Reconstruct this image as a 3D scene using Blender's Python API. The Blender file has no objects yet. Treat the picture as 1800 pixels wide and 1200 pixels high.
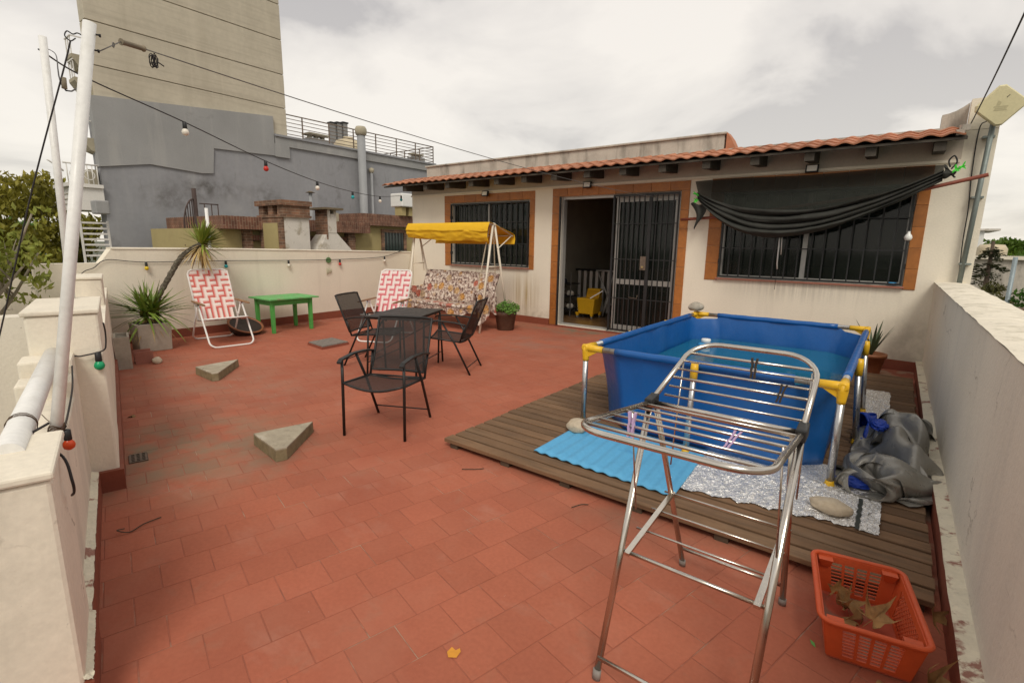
import bpy, math, random
from mathutils import Vector, Matrix, noise
R = math.radians
random.seed(7)
scene = bpy.context.scene
COL = scene.collection

# ---------------------------------------------------------------- camera
cam_d = bpy.data.cameras.new("camera")
cam = bpy.data.objects.new("camera", cam_d)
COL.objects.link(cam)
cam_d.sensor_width = 36.0
cam_d.lens = 881.84 / 1800 * 36
cam_d.clip_start = 0.02
cam_d.clip_end = 3000
cr = Vector((0.7957408, 0.60543534, 0.01564061))
cu = Vector((-0.12698394, 0.14153627, 0.98175484))
cf = Vector((-0.59217536, 0.78320849, -0.18950675))
mw = Matrix.Identity(4)
for i in range(3):
    mw[i][0], mw[i][1], mw[i][2] = cr[i], cu[i], -cf[i]
mw[0][3], mw[1][3], mw[2][3] = 0, 0, 1.5
cam.matrix_world = mw
scene.camera = cam

# ---------------------------------------------------------------- world: overcast sky
SUN_EL, SUN_AZ = R(48), R(140)      # azimuth measured from +Y towards +X
world = bpy.data.worlds.new("World")
scene.world = world
world.use_nodes = True
wn, wl = world.node_tree.nodes, world.node_tree.links
wn.clear()
w_out = wn.new("ShaderNodeOutputWorld")
w_sky = wn.new("ShaderNodeTexSky")
w_sky.sky_type = 'NISHITA'
w_sky.sun_disc = False
w_sky.sun_elevation = SUN_EL
w_sky.sun_rotation = SUN_AZ
w_bg1 = wn.new("ShaderNodeBackground")
w_bg1.inputs[1].default_value = 0.10
wl.new(w_sky.outputs[0], w_bg1.inputs[0])
tc = wn.new("ShaderNodeTexCoord")
sep = wn.new("ShaderNodeSeparateXYZ")
wl.new(tc.outputs["Generated"], sep.inputs[0])
zz = wn.new("ShaderNodeMath"); zz.operation = 'ADD'; zz.inputs[1].default_value = 0.22
zab = wn.new("ShaderNodeMath"); zab.operation = 'ABSOLUTE'
wl.new(sep.outputs[2], zab.inputs[0]); wl.new(zab.outputs[0], zz.inputs[0])
dx = wn.new("ShaderNodeMath"); dx.operation = 'DIVIDE'
dy = wn.new("ShaderNodeMath"); dy.operation = 'DIVIDE'
wl.new(sep.outputs[0], dx.inputs[0]); wl.new(zz.outputs[0], dx.inputs[1])
wl.new(sep.outputs[1], dy.inputs[0]); wl.new(zz.outputs[0], dy.inputs[1])
cmb = wn.new("ShaderNodeCombineXYZ")
wl.new(dx.outputs[0], cmb.inputs[0]); wl.new(dy.outputs[0], cmb.inputs[1])
cmb.inputs[2].default_value = 3.7
n1 = wn.new("ShaderNodeTexNoise")
n1.inputs["Scale"].default_value = 1.15
n1.inputs["Detail"].default_value = 6
n1.inputs["Roughness"].default_value = 0.54
n1.inputs["Distortion"].default_value = 0.35
wl.new(cmb.outputs[0], n1.inputs["Vector"])
rmp = wn.new("ShaderNodeValToRGB")
e = rmp.color_ramp.elements
e[0].position, e[0].color = 0.38, (0.49, 0.462, 0.442, 1)
e[1].position, e[1].color = 0.61, (0.84, 0.785, 0.715, 1)
m_ = rmp.color_ramp.elements.new(0.46); m_.color = (0.69, 0.647, 0.60, 1)
wl.new(n1.outputs[0], rmp.inputs[0])
# the cloud deck thins to a paler, warmer tone all round the horizon
hz = wn.new("ShaderNodeMapRange")
hz.inputs[1].default_value = 0.0; hz.inputs[2].default_value = 0.38
hz.inputs[3].default_value = 0.45; hz.inputs[4].default_value = 0.0
wl.new(zab.outputs[0], hz.inputs[0])
hmix = wn.new("ShaderNodeMix"); hmix.data_type = 'RGBA'
hmix.inputs[7].default_value = (0.88, 0.81, 0.68, 1)
wl.new(hz.outputs[0], hmix.inputs[0]); wl.new(rmp.outputs[0], hmix.inputs[6])
w_bg2 = wn.new("ShaderNodeBackground")
w_bg2.inputs[1].default_value = 0.93
wl.new(hmix.outputs[2], w_bg2.inputs[0])
w_mix = wn.new("ShaderNodeMixShader")
w_mix.inputs[0].default_value = 0.9
wl.new(w_bg1.outputs[0], w_mix.inputs[1]); wl.new(w_bg2.outputs[0], w_mix.inputs[2])
wl.new(w_mix.outputs[0], w_out.inputs[0])

sun_d = bpy.data.lights.new("sun", 'SUN')
sun_d.energy = 1.5
sun_d.angle = R(22)
sun_d.color = (1.0, 0.94, 0.83)
sun = bpy.data.objects.new("sun", sun_d)
COL.objects.link(sun)
sv = Vector((math.sin(SUN_AZ) * math.cos(SUN_EL), math.cos(SUN_AZ) * math.cos(SUN_EL), math.sin(SUN_EL)))
sun.rotation_euler = sv.to_track_quat('Z', 'Y').to_euler()
sun.location = (3, -4, 8)

scene.view_settings.view_transform = 'Standard'
scene.view_settings.look = 'None'
scene.view_settings.exposure = 0.36
scene.view_settings.gamma = 1.0
scene.render.engine = 'CYCLES'
scene.cycles.max_bounces = 8
scene.cycles.transparent_max_bounces = 24

# ---------------------------------------------------------------- mesh helpers
def V(*a): return Vector(a)

class MB:
    def __init__(s):
        s.v, s.f, s.s = [], [], []
    def add(s, vs, fs, smooth=False):
        b = len(s.v)
        s.v += [Vector(p) for p in vs]
        for f in fs:
            s.f.append([b + i for i in f]); s.s.append(smooth)
        return s
    def box(s, lo, hi):
        x0, y0, z0 = lo; x1, y1, z1 = hi
        return s.add([(x0,y0,z0),(x1,y0,z0),(x1,y1,z0),(x0,y1,z0),(x0,y0,z1),(x1,y0,z1),(x1,y1,z1),(x0,y1,z1)],
                     [(0,3,2,1),(4,5,6,7),(0,1,5,4),(1,2,6,5),(2,3,7,6),(3,0,4,7)])
    def cbox(s, lo, hi, b):
        """box with chamfered top edges and vertical corners"""
        x0, y0, z0 = lo; x1, y1, z1 = hi
        def ring(i, z):
            return [(x0+i+b,y0+i,z),(x1-i-b,y0+i,z),(x1-i,y0+i+b,z),(x1-i,y1-i-b,z),(x1-i-b,y1-i,z),(x0+i+b,y1-i,z),(x0+i,y1-i-b,z),(x0+i,y0+i+b,z)]
        vs = ring(0, z0) + ring(0, z1-b) + ring(b, z1)
        fs = [tuple(range(7,-1,-1)), tuple(range(16,24))]
        for k in (0, 8):
            for i in range(8):
                j = (i+1) % 8
                fs.append((k+i, k+j, k+8+j, k+8+i))
        return s.add(vs, fs)
    def hexa(s, b4, t4):
        """eight corners: bottom ring (ccw from above), top ring"""
        return s.add(list(b4)+list(t4), [(3,2,1,0),(4,5,6,7),(0,1,5,4),(1,2,6,5),(2,3,7,6),(3,0,4,7)])
    def bar(s, p0, p1, w, h, up=(0,0,1)):
        p0, p1 = Vector(p0), Vector(p1)
        d = (p1-p0).normalized(); up = Vector(up)
        if abs(d.dot(up)) > .95: up = Vector((0,1,0)) if abs(d.y) < .9 else Vector((1,0,0))
        a = d.cross(up).normalized(); c = a.cross(d).normalized()
        a *= w/2; c *= h/2
        return s.add([p0-a-c,p0+a-c,p0+a+c,p0-a+c,p1-a-c,p1+a-c,p1+a+c,p1-a+c],
                     [(0,1,2,3),(7,6,5,4),(0,4,5,1),(1,5,6,2),(2,6,7,3),(3,7,4,0)])
    def tube(s, pts, r, n=8, closed=False, caps=True, flat=1.0):
        pts = [Vector(p) for p in pts]; m = len(pts)
        rr = r if isinstance(r, (list, tuple)) else [r]*m
        prev = None; vs = []
        for i in range(m):
            if closed: d = pts[(i+1) % m]-pts[i-1]
            else: d = pts[min(i+1, m-1)]-pts[max(i-1, 0)]
            d = d.normalized() if d.length > 1e-9 else Vector((0,0,1))
            if prev is None:
                up = Vector((0,0,1)) if abs(d.z) < .9 else Vector((0,1,0))
                a = d.cross(up).normalized()
            else:
                a = (prev-d*prev.dot(d)).normalized()
            prev = a; c = d.cross(a)
            for k in range(n):
                t = 2*math.pi*k/n
                vs.append(pts[i]+(a*math.cos(t)+c*math.sin(t)*flat)*rr[i])
        fs = []
        for i in range(m if closed else m-1):
            j = (i+1) % m
            for k in range(n):
                q = (k+1) % n
                fs.append((i*n+k, i*n+q, j*n+q, j*n+k))
        s.add(vs, fs, True)
        if caps and not closed:
            b = len(s.v)-m*n
            s.f.append([b+k for k in range(n-1,-1,-1)]); s.s.append(False)
            s.f.append([b+(m-1)*n+k for k in range(n)]); s.s.append(False)
        return s
    def lathe(s, prof, n=24, c=(0,0,0), M=None, cap=True):
        c = Vector(c); vs = []
        for r, z in prof:
            for k in range(n):
                t = 2*math.pi*k/n
                p = Vector((r*math.cos(t), r*math.sin(t), z))
                if M is not None: p = M @ p
                vs.append(c+p)
        fs = []
        for i in range(len(prof)-1):
            for k in range(n):
                q = (k+1) % n
                fs.append((i*n+k, i*n+q, (i+1)*n+q, (i+1)*n+k))
        s.add(vs, fs, True)
        if cap:
            b = len(s.v)-len(prof)*n
            if prof[0][0] > 1e-4: s.f.append([b+k for k in range(n-1,-1,-1)]); s.s.append(False)
            if prof[-1][0] > 1e-4: s.f.append([b+(len(prof)-1)*n+k for k in range(n)]); s.s.append(False)
        return s
    def sheet(s, fn, nu, nv, smooth=True, closed=False):
        vs = [fn(i/nu, j/nv) for j in range(nv+1) for i in range(nu+1)]
        fs = [(j*(nu+1)+i, j*(nu+1)+i+1, (j+1)*(nu+1)+i+1, (j+1)*(nu+1)+i) for j in range(nv) for i in range(nu)]
        return s.add(vs, fs, smooth)
    def prism(s, poly, z0, z1, f=None):
        """poly: 2-D ring ccw; f maps (a,b,c)->point, default xy + z"""
        f = f or (lambda a, b, c: (a, b, c))
        n = len(poly)
        vs = [f(a, b, z0) for a, b in poly]+[f(a, b, z1) for a, b in poly]
        fs = [tuple(range(n-1,-1,-1)), tuple(range(n,2*n))]+[(i,(i+1) % n,n+(i+1) % n,n+i) for i in range(n)]
        return s.add(vs, fs)
    def mesh(s, name, m):
        me = bpy.data.meshes.new(name)
        me.from_pydata([tuple(p) for p in s.v], [], s.f)
        me.polygons.foreach_set("use_smooth", s.s)
        if m is not None: me.materials.append(m)
        me.update()
        return me
    def build(s, name, m, parent=None, local=False, bevel=0, solid=0, fix=False, subsurf=0):
        if parent is not None and not local:
            W = Matrix.Identity(4); p = parent
            while p is not None:
                W = p.matrix_basis @ W; p = p.parent
            I = W.inverted()
            s.v = [I @ p for p in s.v]
        me = s.mesh(name, m)
        if fix:
            import bmesh
            bm = bmesh.new(); bm.from_mesh(me)
            bmesh.ops.remove_doubles(bm, verts=bm.verts, dist=1e-5)
            bmesh.ops.recalc_face_normals(bm, faces=bm.faces)
            bm.to_mesh(me); bm.free()
        o = bpy.data.objects.new(name, me)
        COL.objects.link(o)
        if parent is not None: o.parent = parent
        if solid:
            md = o.modifiers.new("solid", 'SOLIDIFY'); md.thickness = solid; md.offset = 0
        if bevel:
            md = o.modifiers.new("bevel", 'BEVEL'); md.width = bevel; md.segments = 2; md.limit_method = 'ANGLE'
        if subsurf:
            md = o.modifiers.new("sub", 'SUBSURF'); md.levels = subsurf; md.render_levels = subsurf
        return o

def thing(name, label, cat, loc=(0,0,0), rz=0, group=None):
    o = bpy.data.objects.new(name, None)
    COL.objects.link(o)
    o.location = loc; o.rotation_euler = (0,0,rz)
    o.empty_display_size = .1
    return tag(o, label, cat, group)
def tag(o, label, cat, group=None):
    o["label"] = label; o["category"] = cat
    if group: o["group"] = group
    return o
def struct(o, kind="structure"):
    o["kind"] = kind
    return o
def inst(me, name, parent, loc, rot=(0,0,0), scale=None):
    o = bpy.data.objects.new(name, me)
    COL.objects.link(o)
    o.parent = parent
    o.location = loc; o.rotation_euler = rot
    if scale: o.scale = scale
    return o
def copy_tree(o, parent=None):
    c = o.copy(); COL.objects.link(c); c.parent = parent
    for ch in list(o.children): copy_tree(ch, c)
    return c
def arc(c, r, a0, a1, n, ax=(1,0,0), ay=(0,0,1)):
    c, ax, ay = Vector(c), Vector(ax), Vector(ay)
    return [c+ax*(r*math.cos(a0+(a1-a0)*i/n))+ay*(r*math.sin(a0+(a1-a0)*i/n)) for i in range(n+1)]
def sag(a, b, drop, n=16):
    a, b = Vector(a), Vector(b)
    return [a.lerp(b, i/n)-Vector((0,0,drop*4*(i/n)*(1-i/n))) for i in range(n+1)]
def spline(pts, n=8):
    """Catmull-Rom through points"""
    P = [Vector(p) for p in pts]; out = []
    P = [P[0]*2-P[1]]+P+[P[-1]*2-P[-2]]
    for i in range(1, len(P)-2):
        for k in range(n):
            t = k/n; a, b, c, d = P[i-1], P[i], P[i+1], P[i+2]
            out.append(.5*((2*b)+(c-a)*t+(2*a-5*b+4*c-d)*t*t+(3*b-a-3*c+d)*t**3))
    out.append(P[-2])
    return out
def fbm(p, sc=1.0, o=4):
    return noise.fractal(Vector(p)*sc, 1.0, 2.0, o)

# terrace skew: the front parapet and the floor tiles run 14.6 degrees off the house
SK = R(-14.6)
UD, ND = Vector((math.cos(SK), math.sin(SK), 0)), Vector((-math.sin(SK), math.cos(SK), 0))
def U(u, v, z=0.0): return UD*u+ND*v+Vector((0,0,z))

# ---------------------------------------------------------------- materials
def S(r, g, b):
    f = lambda c: (c/255/12.92) if c/255 <= .04045 else ((c/255+.055)/1.055)**2.4
    return (f(r), f(g), f(b))
MATS = {}
def mat(name, col, rough=.7, metal=0.0, var=.10, vs=2.5, fine=.05, fs=45, layers=(), bump=0.0, bs=70, bdist=.01,
        coord='W', rnd=0.0, spec=.4, trans=0.0, alpha=1.0, emit=None, sheen=0.0, coat=0.0, spots=(), cracks=None):
    m = bpy.data.materials.new(name); m.use_nodes = True
    N, L = m.node_tree.nodes, m.node_tree.links
    bs_ = N["Principled BSDF"]
    if coord == 'W':
        co = N.new("ShaderNodeNewGeometry").outputs["Position"]
    else:
        co = N.new("ShaderNodeTexCoord").outputs["Object"]
        if coord == 'R':
            oi = N.new("ShaderNodeObjectInfo"); ad = N.new("ShaderNodeVectorMath"); ad.operation = 'ADD'
            sc = N.new("ShaderNodeMath"); sc.operation = 'MULTIPLY'; sc.inputs[1].default_value = 57.0
            L.new(oi.outputs["Random"], sc.inputs[0]); L.new(co, ad.inputs[0]); L.new(sc.outputs[0], ad.inputs[1])
            co = ad.outputs[0]
    def nz(scale, detail=5, rough_=.55, dist=0.0):
        n = N.new("ShaderNodeTexNoise")
        n.inputs["Detail"].default_value = detail; n.inputs["Roughness"].default_value = rough_; n.inputs["Distortion"].default_value = dist
        if isinstance(scale, tuple):
            vm = N.new("ShaderNodeVectorMath"); vm.operation = 'MULTIPLY'; vm.inputs[1].default_value = scale
            L.new(co, vm.inputs[0]); L.new(vm.outputs[0], n.inputs["Vector"]); n.inputs["Scale"].default_value = 1.0
        else:
            L.new(co, n.inputs["Vector"]); n.inputs["Scale"].default_value = scale
        return n.outputs[0]
    def mr(src, a, b, c, d, sm=False):
        n = N.new("ShaderNodeMapRange")
        if sm: n.interpolation_type = 'SMOOTHSTEP'
        for i, x in enumerate((a, b, c, d)): n.inputs[i+1].default_value = x
        L.new(src, n.inputs[0]); return n.outputs[0]
    def scl(src, fac):
        n = N.new("ShaderNodeVectorMath"); n.operation = 'SCALE'
        if isinstance(src, tuple): n.inputs[0].default_value = src
        else: L.new(src, n.inputs[0])
        L.new(fac, n.inputs["Scale"]); return n.outputs[0]
    c = tuple(col[:3])
    if var: c = scl(c, mr(nz(vs), .3, .7, 1-var, 1+var))
    if fine: c = scl(c, mr(nz(fs, 3), .3, .7, 1-fine, 1+fine))
    for ly in layers:                     # (colour, scale, lo, hi, amount)
        mx = N.new("ShaderNodeMix"); mx.data_type = 'RGBA'
        L.new(mr(nz(ly[1], 6, .6, .3), ly[2], ly[3], 0, ly[4]), mx.inputs[0])
        if isinstance(c, tuple): mx.inputs[6].default_value = c+(1,)
        else: L.new(c, mx.inputs[6])
        mx.inputs[7].default_value = tuple(ly[0][:3])+(1,)
        c = mx.outputs[2]
    for sp in spots:                      # (colour, centre, radius, amount, noise scale): a patch with its own place, for stains and for painted shade
        dn = N.new("ShaderNodeVectorMath"); dn.operation = 'DISTANCE'
        sv_ = N.new("ShaderNodeVectorMath"); sv_.operation = 'MULTIPLY'; sv_.inputs[1].default_value = sp[5] if len(sp) > 5 else (1,1,1)
        L.new(co, sv_.inputs[0]); L.new(sv_.outputs[0], dn.inputs[0])
        k = sp[5] if len(sp) > 5 else (1,1,1)
        dn.inputs[1].default_value = tuple(sp[1][i]*k[i] for i in range(3))
        ml = N.new("ShaderNodeMath"); ml.operation = 'MULTIPLY'
        L.new(mr(dn.outputs["Value"], 0, sp[2], sp[3], 0, True), ml.inputs[0]); L.new(mr(nz(sp[4], 6, .6), .38, .62, 0, 1), ml.inputs[1])
        mx = N.new("ShaderNodeMix"); mx.data_type = 'RGBA'
        L.new(ml.outputs[0], mx.inputs[0]); L.new(c, mx.inputs[6]); mx.inputs[7].default_value = tuple(sp[0][:3])+(1,)
        c = mx.outputs[2]
    if cracks:                            # (colour, scale, width): hairline cracks, broken up by noise
        vv = N.new("ShaderNodeTexVoronoi"); vv.feature = 'DISTANCE_TO_EDGE'; vv.inputs["Scale"].default_value = cracks[1]
        wn_ = N.new("ShaderNodeTexNoise"); wn_.inputs["Scale"].default_value = 5.0; wn_.inputs["Detail"].default_value = 5; L.new(co, wn_.inputs["Vector"])
        sc2 = N.new("ShaderNodeVectorMath"); sc2.operation = 'SCALE'; sc2.inputs["Scale"].default_value = .35; L.new(wn_.outputs[1], sc2.inputs[0])
        ad2 = N.new("ShaderNodeVectorMath"); ad2.operation = 'ADD'; L.new(co, ad2.inputs[0]); L.new(sc2.outputs[0], ad2.inputs[1]); L.new(ad2.outputs[0], vv.inputs["Vector"])
        mm = N.new("ShaderNodeMath"); mm.operation = 'MULTIPLY'
        L.new(mr(vv.outputs["Distance"], 0, cracks[2], 1, 0), mm.inputs[0]); L.new(mr(nz(1.7, 3), .52, .6, 0, .75), mm.inputs[1])
        mx = N.new("ShaderNodeMix"); mx.data_type = 'RGBA'
        L.new(mm.outputs[0], mx.inputs[0]); L.new(c, mx.inputs[6]); mx.inputs[7].default_value = tuple(cracks[0])+(1,)
        c = mx.outputs[2]
    if rnd:
        oi = N.new("ShaderNodeObjectInfo")
        if isinstance(c, tuple): c = scl(c, mr(oi.outputs["Random"], 0, 1, 1-rnd, 1+rnd))
        else: c = scl(c, mr(oi.outputs["Random"], 0, 1, 1-rnd, 1+rnd))
    if isinstance(c, tuple): bs_.inputs["Base Color"].default_value = c+(1,)
    else: L.new(c, bs_.inputs["Base Color"])
    bs_.inputs["Roughness"].default_value = rough
    bs_.inputs["Metallic"].default_value = metal
    bs_.inputs["Specular IOR Level"].default_value = spec
    if rough > .25 and var: L.new(mr(nz(vs if isinstance(vs, tuple) else vs*3), .3, .7, max(.05, rough-.1), min(1, rough+.1)), bs_.inputs["Roughness"])
    if trans: bs_.inputs["Transmission Weight"].default_value = trans
    if coat: bs_.inputs["Coat Weight"].default_value = coat
    if alpha < 1: bs_.inputs["Alpha"].default_value = alpha
    if bump:
        b = N.new("ShaderNodeBump"); b.inputs["Strength"].default_value = bump; b.inputs["Distance"].default_value = bdist
        L.new(nz(bs, 5, .6), b.inputs["Height"]); L.new(b.outputs[0], bs_.inputs["Normal"])
    MATS[name] = m
    return m

CREAM = (.77, .705, .58)
m_wall = mat("painted_plaster", CREAM, .85, var=.05, vs=1.2, fine=.03, bump=.25, bs=55,
             layers=[((.50,.44,.35), (5,5,.45), .56, .78, .30), ((.45,.42,.36), 1.3, .6, .85, .25), ((.30,.27,.22), 26, .70, .78, .35)],
             spots=[((.42,.30,.13), (-5.75,8.0,.55), .62, 1.0, (26,26,.5), (1.2,1,1)), ((.40,.33,.22), (-6.9,8.0,.75), .5, .7, (24,24,.6), (.7,1,1)), ((.30,.27,.22), (-1.0,8.0,.98), .5, .45, (30,30,.8), (.35,1,1.6)),
                    ((.33,.29,.22), (.3,8.0,.3), .7, .6, 3.0), ((.33,.27,.19), (-5.4,8.0,.16), .35, .5, 6.0, (.3,1,1.4)), ((.36,.31,.23), (-1.2,8.0,.16), .35, .5, 6.0, (.2,1,1.4))])
m_wall_dirty = mat("weathered_plaster", (.74,.675,.555), .88, cracks=((.20,.16,.11), 1.9, .010), var=.08, vs=1.6, fine=.05, bump=.25, bs=60, bdist=.004,
             layers=[((.42,.38,.31), (4,4,.5), .52, .75, .45), ((.36,.33,.27), 2.0, .58, .8, .4), ((.22,.19,.15), 30, .68, .76, .5)])
m_wall_right = mat("dull_plaster", (.71,.65,.545), .88, cracks=((.24,.19,.14), 1.1, .006), var=.06, vs=1.0, fine=.03, bump=.3, bs=50,
             layers=[((.46,.43,.38), (6,6,.6), .5, .8, .35), ((.50,.42,.30), 1.4, .6, .85, .25), ((.25,.18,.13), 22, .715, .75, .55)])
m_lichen = mat("lichen_coping", (.74,.68,.56), .92, var=.1, vs=3, bump=.5, bs=40,
             layers=[((.42,.38,.28), 9, .5, .68, .65), ((.20,.19,.16), 24, .6, .72, .5)])
m_skirt = mat("red_skirting", (.23,.062,.034), .6, var=.12, vs=3, bump=.15, bs=40,
             layers=[((.16,.06,.04), 5, .55, .75, .5)])
m_ledge = mat("peeling_ledge", (.70,.64,.50), .9, var=.1, vs=6, bump=.6, bs=50,
             layers=[((.24,.07,.05), 8, .56, .62, .85), ((.3,.26,.2), 30, .6, .72, .5)])
FL = (.375,.118,.068)
fl_layers = [((.30,.082,.05), .9, .45, .7, .5), ((.41,.165,.105), 1.7, .5, .75, .5), ((.42,.215,.155), (2.6,4.2,1), .58, .76, .4), ((.30,.165,.11), 5.5, .60, .78, .40),
             ((.24,.10,.07), 14, .66, .8, .35), ((.62,.50,.42), 38, .735, .76, .6)]
fl_spots = [((.225,.175,.115), (-4.05,1.25,0), 1.25, 1.0, 3.5), ((.26,.16,.11), (-5.2,2.2,0), 1.6, .6, 2.2), ((.24,.17,.115), (-3.55,1.55,0), .9, .75, 4.0), ((.25,.15,.10), (-6.4,2.0,0), 1.6, .55, 3.0),
            ((.21,.165,.11), (-4.4,7.75,0), 1.5, .9, 3.0, (.7,2.2,1)), ((.27,.17,.13), (-4.4,6.3,0), 1.3, .5, 2.5), ((.20,.12,.08), (-1.1,2.5,0), .9, .55, 3.0, (.6,2.5,1))]
m_tile = mat("red_painted_tile", FL, .82, var=.07, vs=2.2, fine=.07, fs=55, layers=fl_layers, spots=fl_spots, bump=.12, bs=38, rnd=.06, spec=.22)
m_tile_far = mat("red_painted_tile_field", FL, .82, var=.08, vs=2.2, fine=.07, fs=55, layers=fl_layers, spots=fl_spots, bump=.12, bs=38, spec=.22)
m_grout = mat("red_grout", (.31,.098,.058), .9, var=.12, vs=6, layers=[((.38,.27,.19), 3.2, .54, .64, .85), ((.19,.07,.05), 4.5, .52, .70, .5)], spots=[((.018,.013,.010), (-1.12,5.0,0), 2.9, 1.6, .01, (1.5,1,1))])  # near-black spot paints shade into the slab so the deck's gaps read dark
m_orange = mat("orange_ceramic", (.37,.135,.030), .45, var=.1, vs=9, fine=.08, fs=40, rnd=.12, layers=[((.27,.09,.025), 12, .5, .75, .5)], bump=.05)
m_black = mat("black_iron", (.018,.018,.018), .5, var=.2, vs=20, coord='O', spec=.4)
m_alu = mat("aluminium_frame", (.40,.39,.36), .4, metal=.3, var=.06, coord='O')
m_roof = mat("terracotta", (.39,.160,.085), .8, var=.15, vs=6, rnd=.2, coord='R', bump=.25, bs=40, layers=[((.30,.13,.08), 9, .5, .7, .5), ((.42,.24,.15), 5, .55, .75, .4)])
m_conc = mat("stained_concrete", (.46,.42,.36), .92, var=.12, vs=1.8, bump=.5, bs=35, layers=[((.16,.145,.12), (5,5,.9), .48, .68, .75), ((.60,.55,.47), 3, .55, .75, .5)])
m_timber = mat("dark_timber", (.060,.050,.038), .8, var=.25, vs=6, bump=.3, bs=30)
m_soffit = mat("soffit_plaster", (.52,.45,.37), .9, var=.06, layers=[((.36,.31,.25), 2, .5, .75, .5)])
# ================================================================ the ground far below and the terrace floor
m_ground = mat("street_ground", (.10,.10,.08), .95, var=.3, vs=.3, layers=[((.06,.09,.03), .15, .45, .6, .8)])
g = MB().add([(-900,-900,-3.3),(900,-900,-3.3),(900,900,-3.3),(-900,900,-3.3)], [(0,1,2,3)])
struct(g.build("ground", m_ground))

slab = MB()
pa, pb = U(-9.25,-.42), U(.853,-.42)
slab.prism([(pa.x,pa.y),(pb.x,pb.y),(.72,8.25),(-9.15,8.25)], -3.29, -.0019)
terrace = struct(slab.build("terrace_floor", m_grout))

TW = .203
tile_vars = []
rt = random.Random(3)
for k in range(6):
    h = TW/2-.0016
    b = .0022
    q = [(sx*(h-rt.uniform(0,.0012)), sy*(h-rt.uniform(0,.0012))) for sx, sy in ((-1,-1),(1,-1),(1,1),(-1,1))]
    vs = [(x,y,-.006) for x,y in q]+[(x,y,-.0009) for x,y in q]+[(x*(1-b/h),y*(1-b/h),0) for x,y in q]
    fs = [(8,9,10,11)]+[(i,(i+1)%4,4+(i+1)%4,4+i) for i in range(4)]+[(4+i,4+(i+1)%4,8+(i+1)%4,8+i) for i in range(4)]
    tile_vars.append((vs, fs, MB().add(vs, fs).mesh("tile", m_tile)))
cells = []
def pixel(p):
    d = Vector(p)-Vector((0,0,1.5)); z = d.dot(cf)
    return (900+881.84*d.dot(cr)/z, 600-881.84*d.dot(cu)/z, z) if z > .05 else None
for iu in range(-47, 12):
    for iv in range(-3, 48):
        u = iu*TW+.07; v = (iv+.5*(iu % 2))*TW+.02
        p = U(u, v)
        lim = -.16 if u < -3.6 else -.30
        if v < lim or p.x < -9.0 or p.x > .47 or p.y > 8.06: continue
        if p.x > -2.42 and p.y > 2.75: continue          # under the deck
        if v < -.1 and u > .4: continue
        px = pixel(p)
        vis = px and -60 < px[0] < 1860 and -60 < px[1] < 1290
        cells.append((px[2] if vis else 99, iu, iv, p))
cells.sort(key=lambda c: c[0])
far = MB()
rt = random.Random(5)
for n_, (d_, iu, iv, p) in enumerate(cells):
    vs, fs, me = tile_vars[rt.randrange(6)]
    dz, t1, t2 = rt.uniform(-.0004,.0004), rt.uniform(-.002,.002), rt.uniform(-.002,.002)
    if n_ < 300:
        inst(me, "tile", terrace, (p.x, p.y, dz), (t1, t2, SK+rt.choice((0,math.pi/2,math.pi))))
    else:
        far.add([p+UD*x+ND*y+Vector((0,0,z+dz+t1*y-t2*x)) for x,y,z in vs], fs)
struct(far.build("tile_field", m_tile_far, terrace), "stuff")

# floor drain, loose bits lying on the tiles
m_iron = mat("rusty_grate", (.16,.12,.09), .7, metal=.3, var=.25, vs=25)
m_dark = mat("dark_void", (.012,.011,.010), .9, var=0, fine=0)
dr = thing("floor_drain", "square pierced metal floor drain beside the parapet pillar", "drain", U(-4.17,-.005,.0))
dr.rotation_euler = (0,0,SK)
gm = MB()
for i in range(4): gm.box((-.075,-.045+i*.03-.006,.002), (.075,-.045+i*.03+.006,.008))
for i in range(6): gm.box((-.075+i*.03-.005,-.052,.0025), (-.075+i*.03+.005,.052,.0075))
gm.build("grate", m_iron, dr, local=True)
MB().box((-.077,-.054,-.004),(.077,.054,.0015)).build("sump", m_dark, dr, local=True)

# ================================================================ left boundary wall (runs towards the house)
lw = thing("boundary_wall", "long cream rendered wall behind the pink chairs and green table", "wall", (-8.85,5,0))
def lx(y): return -8.74-(y-2)*.036
w = MB()
prof = [(1.45,1.16),(2.13,1.16),(2.27,1.352),(4,1.345),(6,1.315),(8.0,1.285)]
for (y0,z0),(y1,z1) in zip(prof[:-1], prof[1:]):
    w.hexa([(lx(y0)-.2,y0,-.3),(lx(y0),y0,-.3),(lx(y1),y1,-.3),(lx(y1)-.2,y1,-.3)],
           [(lx(y0)-.2,y0,z0),(lx(y0),y0,z0),(lx(y1),y1,z1),(lx(y1)-.2,y1,z1)])
w.build("wall", m_wall, lw)
w = MB()
for (y0,z0),(y1,z1) in zip(prof[2:-1], prof[3:]):
    w.hexa([(lx(y0)-.215,y0,z0+.002),(lx(y0)+.014,y0,z0+.002),(lx(y1)+.014,y1,z1+.002),(lx(y1)-.215,y1,z1+.002)],
           [(lx(y0)-.205,y0,z0+.022),(lx(y0)+.006,y0,z0+.022),(lx(y1)+.006,y1,z1+.022),(lx(y1)-.205,y1,z1+.022)])
w.build("coping", m_wall_dirty, lw)
w = MB()
ny = 22
for i in range(ny):
    y0, y1 = 1.9+i*6.09/ny, 1.9+(i+1)*6.09/ny
    h0, h1 = .135+.012*fbm((y0,1,0),1.5), .135+.012*fbm((y1,1,0),1.5)
    w.hexa([(lx(y0)-.01,y0,-.01),(lx(y0)+.022,y0,-.01),(lx(y1)+.022,y1,-.01),(lx(y1)-.01,y1,-.01)],
           [(lx(y0)-.01,y0,h0),(lx(y0)+.018,y0,h0),(lx(y1)+.018,y1,h1),(lx(y1)-.01,y1,h1)])
w.build("skirting", m_skirt, lw)

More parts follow.
